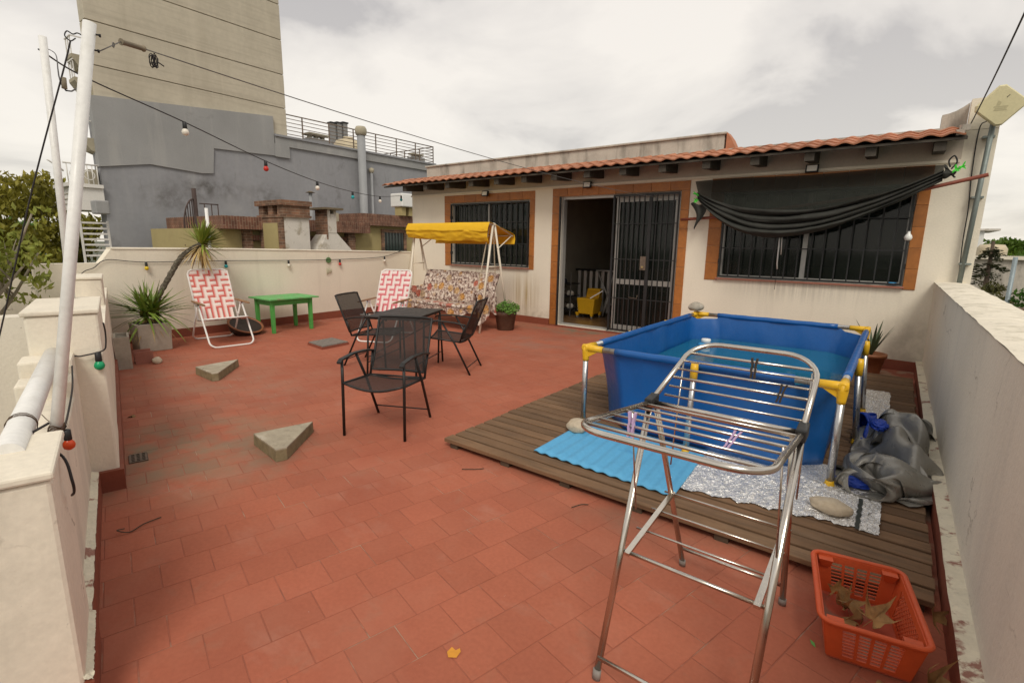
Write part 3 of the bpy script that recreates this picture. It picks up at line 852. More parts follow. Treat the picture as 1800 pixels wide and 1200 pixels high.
def pebble(name, c, r3, m, seed, label, cat="stone", n=3, group=None, rough=.18):
    import bmesh
    bm = bmesh.new(); bmesh.ops.create_icosphere(bm, subdivisions=n, radius=1)
    for v in bm.verts:
        k = 1+rough*fbm(v.co+Vector((seed*7,0,0)), 1.1, 4)
        v.co = Vector((v.co.x*r3[0]*k, v.co.y*r3[1]*k, max(-.8,v.co.z)*r3[2]*k))
    me = bpy.data.meshes.new(name); bm.to_mesh(me); bm.free()
    me.polygons.foreach_set("use_smooth", [True]*len(me.polygons)); me.materials.append(m)
    o = bpy.data.objects.new(name, me); COL.objects.link(o); o.location = c
    o.rotation_euler = (0,0,seed)
    return tag(o, label, cat, group)
m_rock = mat("river_stone", (.36,.32,.26), .8, var=.2, vs=12, coord='O', bump=.3, bs=40, layers=[((.55,.52,.46), 9, .55, .7, .6)])
m_lump = mat("pale_lump", (.50,.42,.31), .95, var=.15, vs=14, coord='O', bump=.6, bs=60, layers=[((.36,.28,.18), 18, .5, .7, .5)])
pebble("stone", (-1.90,6.24,.788), (.095,.075,.058), m_rock, 1.0, "grey stone resting on the pool's far left corner joint", rough=.12)
pebble("stone", (-1.84,3.30,.118), (.105,.085,.05), m_lump, 2.2, "pale stone holding down a corner of the blue foam sheet")
pebble("stone", (-.125,3.13,.100), (.105,.075,.038), m_lump, 3.1, "flat pale stone on the silver foil beside the pool leg")

# ---------------------------------------------------------------- blue wavy foam sheet and silver foil under the pool
m_foam = mat("blue_foam", (.10,.36,.60), .75, var=.05, vs=6, fine=.05, layers=[((.05,.20,.42), 10, .6, .75, .4), ((.30,.42,.5), 40, .70, .76, .4)], bump=.1)
w = MB()
def foam(a, b):
    x = -1.875+.96*a+.05*(1-b)*a; y = 2.755+.80*b-.03*a*(1-b)
    edge = min(1, (1-b)*4+.15)
    z = .0735+.0052*(1+math.sin(a*2*math.pi*11.5+.9*b+.9*fbm((a,b,0),2)))*(.30+.70*edge)+.003*fbm((a*3,b*3,5),1)
    if b > .93: z = min(z, .073)
    return V(x, y, z)
w.sheet(foam, 150, 12)
tag(w.build("foam_sheet", m_foam, solid=.006), "light blue wavy foam sheet lying on the deck before the pool", "foam sheet")

m_foil = mat("crinkled_foil", (.86,.85,.83), .28, metal=.7, var=.12, vs=20, fine=.1, bump=1.0, bs=75, bdist=.012,
             layers=[((.40,.39,.38), 30, .6, .75, .3), ((.42,.36,.28), 6, .62, .8, .4)])
def foil_h(x, y): return .0015+.011*abs(fbm((x,y,2),11,3))+.010*abs(fbm((x,y,7),30,2))
w = MB()
def foil(a, b):
    x = -.935+.985*a+.022*fbm((b*6,a,8),2)*a; y = 2.86+.16*a+(.95-.12*a)*b+.030*fbm((a*7,0,3),2)*(1-b)
    return V(x, y, .0675+foil_h(x, y)*(1 if y < 3.52 else .3))
w.sheet(foil, 190, 120, smooth=False)
tag(w.build("foil_sheet", m_foil), "crinkled silver insulation foil spread under the pool's front right corner", "foil sheet")
w = MB()
w.sheet(lambda a, b: V(.015+.085*a+.006*fbm((b*5,0,1),2), 3.0+.42*b, .0675+foil_h(a*.085,b*.42)), 14, 60, smooth=False)
tag(w.build("foil_strip", m_foil), "narrow silver foil strip with a dark tape edge near the grey cover", "foil strip")
w = MB()
w.sheet(lambda a, b: V(-.10+.21*a+.01*fbm((b*5,0,1),2), 5.05+1.25*b, .0675+foil_h(a*.2,b*1.2)), 30, 120, smooth=False)
tag(w.build("foil_strip", m_foil), "silver foil strip lying behind the grey cover beside the pool", "foil strip")
m_tape = mat("dark_tape", (.03,.035,.03), .6, var=.2)
w = MB(); w.sheet(lambda a, b: V(-.005+.02*a+.005*fbm((b*5,0,3),2), 2.99+.40*b, .079+.004*fbm((a,b*9,1),3)), 2, 30)
tag(w.build("tape_strip", m_tape), "thin dark tape lying between two foil strips", "tape")

# ---------------------------------------------------------------- crumpled grey cover with blue lining
m_tarp = mat("grey_cover", (.27,.26,.232), .33, metal=.3, var=.12, vs=5, fine=.05, spec=.55, coord='O', bump=.25, bs=9, bdist=.03)
m_blue = mat("blue_cover_lining", (.010,.045,.34), .5, var=.1, vs=6, coord='O', bump=.3, bs=20)
def crumple(c, r3, seed, amp, sub=6, flatz=None, fr=1.0):
    import bmesh
    bm = bmesh.new(); bmesh.ops.create_icosphere(bm, subdivisions=sub, radius=1)
    off = Vector((seed*3.1, seed*1.7, seed))
    for v in bm.verts:
        d = v.co.normalized()
        wv_ = Vector((fbm(d*1.1+off,1,2), fbm(d*1.1+off*2,1,2), fbm(d*1.1-off,1,2)))*.55
        q = d*fr+off+wv_
        q2 = Vector((q.x*.9+q.z*.5, q.y*1.1-q.x*.4, q.z*1.5+q.y*.5))
        r1 = 1-abs(noise.noise(q2*1.15))*2.4
        r2 = 1-abs(noise.noise(Vector((q2.x*2.6,q2.y*1.5,q2.z*2.2))+off))*2.4
        r4 = 1-abs(noise.noise(q*3.6-off))*2.2
        k = 1+amp*(.80*r1+.34*r2+.05*r4+.5*noise.noise(d*.9+off)-.25)
        p = Vector((d.x*r3[0]*k, d.y*r3[1]*k, d.z*r3[2]*k))
        p.z = max(p.z, -r3[2]*.72+.015*noise.noise(d*3))
        v.co = p
    me = bpy.data.meshes.new("cover"); bm.to_mesh(me); bm.free()
    me.polygons.foreach_set("use_smooth", [True]*len(me.polygons))
    return me
tp = thing("pool_cover", "heap of crumpled grey pool cover wedged between pool and wall", "cover", (.13,4.05,.066))
def cpart(name, loc, r3, seed, amp, m, sub=6, rot=(0,0,0), fr=1.0):
    me = crumple(loc, r3, seed, amp, sub, fr=fr); me.materials.append(m); me.name = name
    o = bpy.data.objects.new(name, me); COL.objects.link(o); o.parent = tp
    o.location = Vector(loc)-tp.location; o.rotation_euler = rot
    return o
import numpy as np
def drape(seed, W, L_, c0, xlim, ylim, z0, mounds, nx=80, ny=120, steps=170, settle=30):
    """flat sheet W x L_ pushed together between closing limits, so that it buckles into a heap of folds"""
    rs = np.random.RandomState(seed)
    gx, gy = np.meshgrid(np.linspace(-.5,.5,nx), np.linspace(-.5,.5,ny), indexing='ij')
    P = np.zeros((nx,ny,3)); P[...,0] = c0[0]+gx*W; P[...,1] = c0[1]+gy*L_
    h = np.zeros((nx,ny))
    for k in range(26):
        kx, ky, ph = rs.normal(0,12), rs.normal(0,14), rs.uniform(0,6.28)
        h += rs.normal(0,1)*np.sin(kx*gx+ky*gy+ph)
    P[...,2] = z0+.10+.022*h
    r0, r1 = W/(nx-1), L_/(ny-1); dg_ = math.hypot(r0, r1)
    vel = np.zeros_like(P); dt = .012
    X0, X1, Y0, Y1 = P[...,0].min(), P[...,0].max(), P[...,1].min(), P[...,1].max()
    def con(A, B, rest, kk):
        d = B-A; ln = np.sqrt((d*d).sum(-1, keepdims=True))+1e-9
        return d*(kk*.5*(1-rest/ln))
    for it in range(steps+settle):
        t = min(1.0, it/steps); t = t*t*(3-2*t)
        xl = (X0+(xlim[0]-X0)*t, X1+(xlim[1]-X1)*t); yl_ = (Y0+(ylim[0]-Y0)*t, Y1+(ylim[1]-Y1)*t)
        vel[...,2] -= (4.0 if it < steps else 9.8)*dt; vel *= .95
        Q = P+vel*dt
        for sub_ in range(4):
            for par in (0,1):
                A, B = Q[par:-1:2], Q[par+1::2]; n = min(len(A),len(B)); d = con(A[:n],B[:n],r0,1.0); A[:n] += d; B[:n] -= d
                A, B = Q[:,par:-1:2], Q[:,par+1::2]; n = min(A.shape[1],B.shape[1]); d = con(A[:,:n],B[:,:n],r1,1.0); A[:,:n] += d; B[:,:n] -= d
            d = con(Q[:-1,:-1],Q[1:,1:],dg_,.3); Q[:-1,:-1] += d; Q[1:,1:] -= d
            d = con(Q[:-1,1:],Q[1:,:-1],dg_,.3); Q[:-1,1:] += d; Q[1:,:-1] -= d
            for sp_, kk in ((4,.13),(9,.06)):
                d = con(Q[:-sp_],Q[sp_:],r0*sp_,kk); Q[:-sp_] += d; Q[sp_:] -= d
                d = con(Q[:,:-sp_],Q[:,sp_:],r1*sp_,kk); Q[:,:-sp_] += d; Q[:,sp_:] -= d
            for (mc, mr_) in mounds:
                u_ = (Q-np.array(mc))/np.array(mr_); L2 = np.sqrt((u_*u_).sum(-1)); ins_ = L2 < 1
                if ins_.any():
                    f = np.where(ins_, 1/np.maximum(L2,.05), 1)[...,None]
                    Q[:] = np.where(ins_[...,None], np.array(mc)+u_*f*np.array(mr_), Q)
            Q[...,2] = np.maximum(Q[...,2], z0)
            cx_, cy_, rx_, ry_ = (xl[0]+xl[1])/2, (yl_[0]+yl_[1])/2, (xl[1]-xl[0])*.56, (yl_[1]-yl_[0])*.56
            ux, uy = (Q[...,0]-cx_)/rx_, (Q[...,1]-cy_)/ry_
            zf = 1-.22*np.clip((Q[...,2]-z0)/.35, 0, 1)
            sc_ = np.minimum(1, zf/np.maximum((np.abs(ux)**2.6+np.abs(uy)**2.6)**(1/2.6), 1e-6))
            Q[...,0] = cx_+ux*rx_*sc_; Q[...,1] = cy_+uy*ry_*sc_
            Q[...,0] = np.clip(Q[...,0], -.118 if xlim[0] > -.14 else -.3, .388)
        vel = (Q-P)/dt
        fl_ = Q[...,2] < z0+.003
        vel[fl_] *= .5
        sp = np.sqrt((vel*vel).sum(-1, keepdims=True)); vel *= np.minimum(1, 2.0/np.maximum(sp,1e-6))
        P = Q
    return P
def cloth(name, P, m):
    nx, ny, _ = P.shape
    gu, gv = np.gradient(P, axis=0), np.gradient(P, axis=1)
    nn_ = np.cross(gu, gv); nn_ /= np.sqrt((nn_*nn_).sum(-1, keepdims=True))+1e-9
    for i in range(nx):
        for j in range(ny):
            q = Vector((i/nx*7+j/ny*2, j/ny*13-i/nx*3, 3.3))
            P[i,j] += nn_[i,j]*(.006*(1-2.4*abs(noise.noise(q)))+.003*(1-2.4*abs(noise.noise(q*2.1))))
    P[...,2] = np.maximum(P[...,2], .072)
    vs = [Vector(p) for p in P.reshape(-1,3).tolist()]
    fs = [(i*ny+j,(i+1)*ny+j,(i+1)*ny+j+1,i*ny+j+1) for i in range(nx-1) for j in range(ny-1)]
    return MB().add(vs, fs, True).build(name, m, tp, subsurf=1)
md_ = [((.05,3.84,.04),(.07,.12,.16)), ((.24,3.95,.04),(.08,.16,.25)), ((.14,4.12,.04),(.09,.13,.31)), ((.27,4.36,.04),(.07,.18,.40)), ((.10,4.45,.04),(.09,.12,.33)), ((.22,4.62,.04),(.10,.12,.24))]
cloth("fabric", drape(5, 1.30, 2.9, (.13,4.2), (-.115,.385), (3.52,4.92), .080, md_, 90, 140), m_tarp)
cloth("fabric", drape(9, .55, .62, (.05,3.70), (-.15,.20), (3.44,3.86), .074, [], 40, 44, 90, 20), m_tarp)
cloth("lining", drape(21, .34, .60, (-.06,4.60), (-.11,.03), (4.42,4.74), .072, [((-.05,4.58,.06),(.05,.12,.22))], 30, 44, 60, 15), m_blue)
cpart("lining", (-.05,3.57,.095), (.09,.05,.03), 3.4, .2, m_blue, 5)
cpart("lining", (.04,4.22,.30), (.05,.08,.035), 5.2, .22, m_blue, 5)

# ================================================================ drying rack
m_chrome = mat("stainless_tube", (.60,.56,.50), .22, metal=1.0, var=.08, vs=14, fine=.04, layers=[((.36,.28,.20), 30, .62, .75, .3)])
m_plast = mat("grey_plastic_foot", (.22,.20,.18), .6, var=.1)
rk = thing("drying_rack", "folding stainless steel clothes drying rack with raised far wing", "drying rack", (-.43,1.83,0))
RX0, RX1 = -.697, -.180
HY, HZ = 1.83, .905
NWy, NWz = 1.245, .970
FWy, FWz = 2.17, 1.10
def wing(y1, z1, name, nr, x0_, c):
    RX0 = x0_
    dn = Vector((0, y1-HY, z1-HZ)); Ln = dn.length; dn.normalize()
    def Q(x, s): return V(x, HY, HZ)+dn*s
    ay = dn
    pts = [Q(-.697, .03), Q(RX0, Ln-c)]
    pts += [Q(RX0+c, Ln-c)+V(-c*math.cos(t),0,0)+ay*(c*math.sin(t)) for t in [math.pi/2*i/7 for i in range(1,8)]]
    pts += [Q(RX1-c, Ln-c)+V(c*math.sin(t),0,0)+ay*(c*math.cos(t)) for t in [math.pi/2*i/7 for i in range(0,8)]]
    pts += [Q(RX1, .03)]
    MB().tube(pts, .0102, 12).build(name, m_chrome, rk)
    for i in range(nr):
        s = .055+(Ln-.13)*i/(nr-1)
        inx = 0 if s < Ln-c else c-math.sqrt(max(0,c*c-(s-Ln+c)**2))
        MB().tube([Q(RX0+inx, s), Q(RX1-inx, s)], .0045 if i % 3 != 2 else .0055, 8).build("rod", m_chrome, rk)
    return Q
Qn = wing(NWy, NWz, "wing_frame", 6, -.716, .11)
Qf = wing(FWy, FWz, "wing_frame", 6, -.664, .125)
MB().tube([(RX0-.004,HY,HZ),(RX1+.004,HY,HZ)], .0105, 12).build("hinge_bar", m_chrome, rk)
MB().tube([(RX0,HY-.05,HZ+.002),(RX1,HY-.05,HZ+.002)], .007, 10).build("hinge_bar", m_chrome, rk)
for x in (RX0, RX1):
    MB().hexa([(x-.016,HY-.035,HZ-.022),(x+.016,HY-.035,HZ-.022),(x+.016,HY+.04,HZ-.016),(x-.016,HY+.04,HZ-.016)],[(x-.016,HY-.035,HZ+.020),(x+.016,HY-.035,HZ+.020),(x+.016,HY+.04,HZ+.030),(x-.016,HY+.04,HZ+.030)]).build("hinge_clip", m_black, rk, bevel=.004)
FY, BY = 1.405, 2.225
for x, xi, fx in ((RX0, .022, .035), (RX1, -.022, -.008)):
    for y, ofs in ((FY, 0.0), (BY, xi)):
        MB().tube([(x+ofs+fx,y,.03),(x+ofs,HY+(-.02 if y < HY else .0),HZ-.015)], .0125, 12, flat=.62).build("leg", m_chrome, rk)
        MB().tube([(x+ofs+fx,y-(.006 if y < HY else -.006),.0),(x+ofs+fx,y,.035)], .0155, 12, flat=.7).build("rubber_foot", m_plast, rk)
# lower shelf
def legp(x, xi, z, front):
    t = (z-.03)/(HZ-.045)
    y = (FY+(HY-.02-FY)*t) if front else (BY+(HY-BY)*t)
    return y
SZ0, SZ1 = .40, .452
for x, s in ((RX0+.045,1),(RX1-.035,-1)):
    MB().bar((x,legp(x,0,SZ0,True)-.005,SZ0),(x,legp(x,0,SZ1,False)+.012,SZ1), .02, .012).build("shelf_side", m_chrome, rk)
for i in range(4):
    t = i/3
    y = (legp(0,0,SZ0,True)+.01)*(1-t)+(legp(0,0,SZ1,False)-.0)*t; z = SZ0+(SZ1-SZ0)*t
    MB().tube([(RX0+.012,y,z),(RX1-.010,y,z)], .0075 if i == 0 else .0045, 8).build("shelf_rod", m_chrome, rk)
MB().tube([(RX0+.035,FY+.0,.085),(RX1-.010,FY,.085)], .008, 8).build("cross_bar", m_chrome, rk)
MB().tube([(RX0+.05,BY-.012,.10),(RX1-.03,BY-.012,.10)], .008, 8).build("cross_bar", m_chrome, rk)
for x in (RX0+.03, RX1-.018):
    e = Qf(x, .30)
    MB().tube([e, V(x+.012,HY+.16,.60)], .0032, 6).build("stay", m_chrome, rk)
    e = Qn(x, .25)
    MB().tube([e, V(x+.012,HY-.19,.55)], .0032, 6).build("stay", m_chrome, rk)

m_lilac = mat("lilac_plastic", (.50,.36,.56), .5, var=.05, coord='O')
m_dkpeg = mat("dark_wood_peg", (.04,.028,.02), .7, var=.2, coord='O')
def peg(c, along, m, lab, s=1.0):
    c = Vector(c); a = Vector(along).normalized()
    t_ = thing("clothes_peg", lab, "clothes peg", c, 0, "pegs on the drying rack")
    n = Vector((1,0,0)).cross(a).normalized(); w_ = Vector((1,0,0))
    for sg in (-1, 1):
        w = MB()
        pr = [(-.028,.006),(-.012,.0045),(.0,.007),(.012,.0045),(.040,.0085)]
        for (s0,o0),(s1,o1) in zip(pr[:-1], pr[1:]):
            for hw in (.0055,):
                A = [c+a*s0*s+w_*sg*(o0-.003)*s, c+a*s0*s+w_*sg*(o0+.003)*s, c+a*s1*s+w_*sg*(o1+.003)*s, c+a*s1*s+w_*sg*(o1-.003)*s]
                w.hexa([p-n*hw*s for p in A], [p+n*hw*s for p in A])
        w.build("jaw", m, t_)
    MB().tube([c+a*.002*s-w_*.010*s, c+a*.002*s+w_*.010*s], .0042*s, 8).build("spring", m_steel, t_)
def rodpt(Q, i, nr, y1, z1, x):
    Ln = math.hypot(y1-HY, z1-HZ); return Q(x, .055+(Ln-.13)*i/(nr-1))
peg(rodpt(Qn,4,6,NWy,NWz,-.596)+V(0,0,-.002), (0,.1,1), m_lilac, "pair-jawed lilac clothes peg near the rack's left corner", 1.15)
peg(rodpt(Qn,3,6,NWy,NWz,-.325)+V(0,0,.0), (.5,.3,1), m_lilac, "lilac clothes peg in the middle of the near rods", 1.0)
peg(rodpt(Qf,4,6,FWy,FWz,-.39)+V(0,0,.004), (0,.1,1), m_dkpeg, "dark clothes peg on the second highest rod of the raised wing", 1.15)
peg(rodpt(Qf,2,6,FWy,FWz,-.275)+V(0,0,.0), (0.2,.1,1), m_dkpeg, "dark brown clothes peg lower on the raised wing", 1.0)

# ================================================================ orange crate with dry leaves
m_crate = mat("orange_plastic", (.56,.085,.022), .5, var=.06, vs=9, fine=.04, coord='O', layers=[((.38,.09,.04), 20, .6, .75, .4)])
m_crated = mat("dusty_orange_plastic", (.42,.075,.035), .8, var=.15, vs=12, coord='O', layers=[((.20,.14,.10), 7, .48, .62, .8)])
ct = thing("plastic_crate", "orange plastic basket crate with dry leaves inside", "crate", (.062,2.250,0), math.atan2(.17,.985))
CW, CL, CH, TP = .153, .232, .178, .026        # half width, half length at the rim, height, taper
def side(n_, axis, sgn, half, dist, ncol, nrow, diamond=False):
    w = MB()
    def P(s, t, o=0):
        d = dist-TP*(1-t)+o; a = s*(half-TP*(1-t)*1.0)
        return V(a, sgn*d, .012+t*(CH-.02)) if axis == 'y' else V(sgn*d, a, .012+t*(CH-.02))
    def slab(s0, s1, t0, t1, th=.003):
        w.hexa([P(s0,t0,-th),P(s1,t0,-th),P(s1,t0,th),P(s0,t0,th)] if True else [], [P(s0,t1,-th),P(s1,t1,-th),P(s1,t1,th),P(s0,t1,th)])
    m0, t0, t1 = .62, .10, .84
    slab(-1,-m0,0,1); slab(m0,1,0,1); slab(-m0,m0,0,t0); slab(-m0,m0,t1,1)
    if not diamond:
        for i in range(1, ncol):
            s = -m0+2*m0*i/ncol; slab(s-.035,s+.035,t0,t1,.0035)
        for j in range(1, nrow):
            t = t0+(t1-t0)*j/nrow; slab(-m0,m0,t-.012,t+.012,.0025)
    else:
        for k in range(-6, 14):
            for dr_ in (1,-1):
                pts = []
                for i in range(0, 9):
                    t = t0+(t1-t0)*i/8; s = -m0+2*m0*(k/12)+dr_*(i/8)*.5*1.0+(0 if dr_ > 0 else .5)
                    if -m0 <= s <= m0: pts.append(P(s,t))
                if len(pts) > 1: w.tube(pts, .0028, 5)
    return w.build("side", m_crate, ct, local=True, fix=True)
side("", 'y', -1, CW, CL, 4, 8); side("", 'y', 1, CW, CL, 4, 8)
side("", 'x', -1, CL, CW, 6, 8, True); side("", 'x', 1, CL, CW, 6, 8, True)
MB().cbox((-CW+TP,-CL+TP,.004),(CW-TP,CL-TP,.011), .002).build("base", m_crated, ct, local=True)
rim = []
for (cx,cy), a0 in (((CW-.03,CL-.03),0),((-CW+.03,CL-.03),math.pi/2),((-CW+.03,-CL+.03),math.pi),((CW-.03,-CL+.03),1.5*math.pi)):
    rim += [V(cx+.042*math.cos(a0+math.pi/2*i/6), cy+.042*math.sin(a0+math.pi/2*i/6), CH-.006) for i in range(7)]
w = MB(); w.tube(rim, .011, 8, closed=True, flat=.75)
w.build("rim", m_crate, ct, local=True)
for sx, sy in ((-1,-1),(1,-1),(1,1),(-1,1)):
    MB().hexa([(sx*(CW-.055),sy*(CL-.025),CH-.05),(sx*(CW-.025),sy*(CL-.025),CH-.05),(sx*(CW-.025),sy*(CL-.008),CH-.05),(sx*(CW-.055),sy*(CL-.008),CH-.05)],
              [(sx*(CW-.065),sy*(CL-.04),CH-.012),(sx*(CW-.01),sy*(CL-.04),CH-.012),(sx*(CW-.01),sy*(CL-.004),CH-.012),(sx*(CW-.065),sy*(CL-.004),CH-.012)]).build("corner_block", m_crate, ct, local=True, fix=True)
m_leaf = mat("dry_leaf", (.30,.17,.065), .75, var=.25, vs=18, coord='R', rnd=.25, layers=[((.44,.27,.10), 10, .5, .65, .6), ((.10,.055,.03), 24, .58, .7, .6)])
def leafmesh(seed, size, curl):
    rl = random.Random(seed); n = 5
    out = []
    for i in range(n):                      # five pointed lobes
        a = math.pi*(.5+(i-2)*.36)
        L_ = size*(1-.16*abs(i-2))
        out += [(a-.21, .50*L_*rl.uniform(.85,1.1)), (a-.10, .72*L_), (a-.05,.80*L_*rl.uniform(.9,1.05)), (a, L_*rl.uniform(.92,1.05)), (a+.06,.78*L_), (a+.12,.70*L_)]
    out = [(-.62, .34*size)]+out+[(math.pi+.62, .34*size)]
    pts = []
    for rr2 in (.33,.66,1.0):
        for a, r_ in out: pts.append((r_*rr2*math.cos(a), r_*rr2*math.sin(a)))
    def z(x, y): return curl*(1.2*(x*x+.6*y*y)/size+.22*size*noise.noise(Vector((x*9/size*.3+seed,y*9/size*.3,seed))))
    vs = [(0,0,z(0,0))]+[(x,y,z(x,y)) for x,y in pts]
    m_ = len(out); fs = [(0,1+i,2+i) for i in range(m_-1)]
    for r_ in range(2):
        for i in range(m_-1):
            b0 = 1+r_*m_; fs.append((b0+i, b0+m_+i, b0+m_+i+1, b0+i+1))
    w = MB().add(vs, fs, True)
    w.tube([(0,0,z(0,0)),(.0,-.35*size,.02*size),(.02*size,-.6*size,.08*size)], .012*size, 4)
    return w.mesh("dry_leaf", m_leaf)
lms = [leafmesh(3,.085,1.0), leafmesh(8,.075,-.9), leafmesh(12,.09,1.4)]
def leaf(k, loc, rot, lab, sc=1.0, group="dry leaves in and around the crate"):
    o = bpy.data.objects.new("dry_leaf", lms[k]); COL.objects.link(o); o.location = loc; o.rotation_euler = rot; o.scale = (sc,sc,sc)
    return tag(o, lab, "leaf", group)
for k, (x,y,z,rx_,ry_,rz_,sc,lab) in enumerate([
    (.030,2.20,.050,.5,.2,.4,1.0,"brown curled leaf deepest in the crate's far left corner"),
    (.075,2.185,.060,.9,-.3,1.6,1.05,"dry leaf standing against the others in the crate's middle"),
    (.115,2.165,.062,.35,.3,-.5,1.1,"golden brown leaf spread flat on top of the crate's leaf pile"),
    (-.015,2.235,.095,1.2,.1,.2,.8,"small upright leaf at the crate's left corner"),
    (.045,2.155,.030,.1,.0,2.4,.9,"flat dark leaf on the crate floor in front of the pile"),
    (.005,2.21,.040,.3,-.5,3.0,.9,"brown leaf under the pile by the crate's left side")]):
    leaf(k % 3, (x-.013,y+.12,z*.85), (rx_,ry_,rz_), lab, sc)
leaf(2, (.275,2.03,.05), (.7,.5,.3), "large dry leaf caught between crate and wall skirting", 1.1)
leaf(0, (.30,2.42,.06), (1.0,-.3,1.0), "dry leaf behind the crate by the deck's corner", 1.0)
leaf(1, (.15,1.97,.012), (.2,.0,.3), "dry leaf on the floor in front of the crate", .9)
leaf(1, (-5.05,1.30,.012), (.15,.1,.8), "single tan leaf on the tiles near the left parapet", .9, "single leaves on the floor")
m_yleaf = mat("orange_leaf", (.62,.27,.03), .7, var=.1, coord='O')
w = MB().add([(0,-.03,.004),(.024,-.012,.003),(.020,.016,.006),(.004,.028,.004),(-.002,.012,.003),(-.022,.012,.006),(-.022,-.014,.003)], [(0,1,2,3,4,5,6)])
o = w.build("fallen_leaf", m_yleaf); o.location = (-1.135,1.172,0); tag(o, "small orange leaf lying on the red tiles in the foreground", "leaf")
m_gleaf = mat("green_leaf", (.10,.30,.06), .6, var=.1, coord='O')
w = MB().add([(0,-.02,.004),(.006,0,.008),(0,.022,.005),(-.006,0,.003)], [(0,1,2,3)])
o = w.build("fallen_leaf", m_gleaf); o.location = (-.075,2.06,0); o.rotation_euler = (0,0,.6); tag(o, "tiny green leaf on the floor left of the crate", "leaf")
m_twig = mat("twig", (.06,.045,.03), .8, var=.2)
for pts, lab in (([U(-3.12,-.10,.010),U(-3.08,-.13,.03),U(-3.07,-.08,.008),U(-3.12,-.02,.008),U(-3.15,.06,.007)], "bent dark wire on the floor by the left skirting"),
                 ([V(-2.17,2.33,.006),V(-2.10,2.38,.008),V(-2.06,2.43,.006)], "short twig on the tiles before the deck"),
                 ([V(-1.33,2.36,.006),V(-1.30,2.42,.009),V(-1.27,2.45,.006)], "small twig beside a deck support")):
    tag(MB().tube(spline(pts,4), .0028, 5).build("twig", m_twig), lab, "twig")
# ================================================================ black mesh chairs and table
m_bmetal = mat("black_powder_coat", (.014,.013,.012), .45, var=.15, vs=20, coord='O', spec=.45)
m_sling = mat("black_mesh_sling", (.020,.016,.014), .7, var=.12, vs=12, fine=.25, fs=260, coord='O', alpha=.84)
def black_chair(label, loc, rz):
    t = thing("folding_chair", label, "chair", loc, rz, "black mesh chairs round the black table")
    hw = .255; r = .0115
    for s in (-1, 1):
        x = s*hw
        MB().tube([(x,-.285,0),(x,-.272,.42),(x,-.268,.600)], r, 10).build("leg", m_bmetal, t, local=True)
        MB().tube([(x*.96,.285,0),(x*.98,.10,.37),(x,-.045,.605)], r, 10).build("leg", m_bmetal, t, local=True)
        a = MB()
        pr = [(-.315,.592),(-.28,.612),(-.10,.624),(.10,.610),(.235,.585)]
        for (y0,z0),(y1,z1) in zip(pr[:-1], pr[1:]):
            a.hexa([(x-.019,y0,z0-.008),(x+.019,y0,z0-.008),(x+.019,y1,z1-.008),(x-.019,y1,z1-.008)],[(x-.019,y0,z0+.008),(x+.019,y0,z0+.008),(x+.019,y1,z1+.008),(x-.019,y1,z1+.008)])
        a.build("armrest", m_bmetal, t, local=True, fix=True, bevel=.004)
        MB().tube([(x*.97,-.272,.425),(x*.97,-.05,.405),(x*.97,.165,.385)], .010, 8).build("seat_rail", m_bmetal, t, local=True)
        MB().tube([(x,.232,.585),(x*.97,.20,.50),(x*.97,.165,.385)], .010, 8).build("back_strut", m_bmetal, t, local=True)
    MB().tube([(-hw*.965,.245,.085+.0),(hw*.965,.245,.085)], .006, 8).build("stretcher", m_bmetal, t, local=True)
    MB().tube([(-hw*.97,.17,.385),(hw*.97,.17,.385)], .009, 8).build("stretcher", m_bmetal, t, local=True)
    def back(a, b):
        x = (a-.5)*2*(hw-.012)
        y = .190+.175*b+.035*math.sin(math.pi*a)*(1-.3*b); z = .425+.435*b
        return V(x, y, z)
    s_ = MB().sheet(back, 12, 8)
    s_.build("back_sling", m_sling, t, local=True)
    loop = [back(0,b/6) for b in range(7)]+[back(a/8,1)+V(0,0,.004) for a in range(1,8)]+[back(1,1-b/6) for b in range(7)]+[back(1-a/8,0) for a in range(1,8)]
    MB().tube(loop, .0105, 8, closed=True).build("back_frame", m_bmetal, t, local=True)
    def seat(a, b):
        x = (a-.5)*2*(hw-.012)
        y = -.285+.45*b; z = .428-.045*b-.030*math.sin(math.pi*a)*(1-.35*b)-(.02*max(0,1-b*7)*math.sin(math.pi*a))
        return V(x, y, z)
    MB().sheet(seat, 12, 10).build("seat_sling", m_sling, t, local=True)
    loop = [seat(0,b/6) for b in range(7)]+[seat(a/8,1) for a in range(1,8)]+[seat(1,1-b/6) for b in range(7)]+[seat(1-a/8,0) for a in range(1,8)]
    MB().tube(loop, .0095, 8, closed=True).build("seat_frame", m_bmetal, t, local=True)
    return t
black_chair("nearest black mesh folding chair, facing the camera", (-3.2,2.565,0), R(25.5))
black_chair("black mesh folding chair left of the table, side on", (-5.12,3.90,0), R(113))
black_chair("black mesh folding chair right of the table, before the flower pot", (-4.155,4.315,0), R(-64.5))

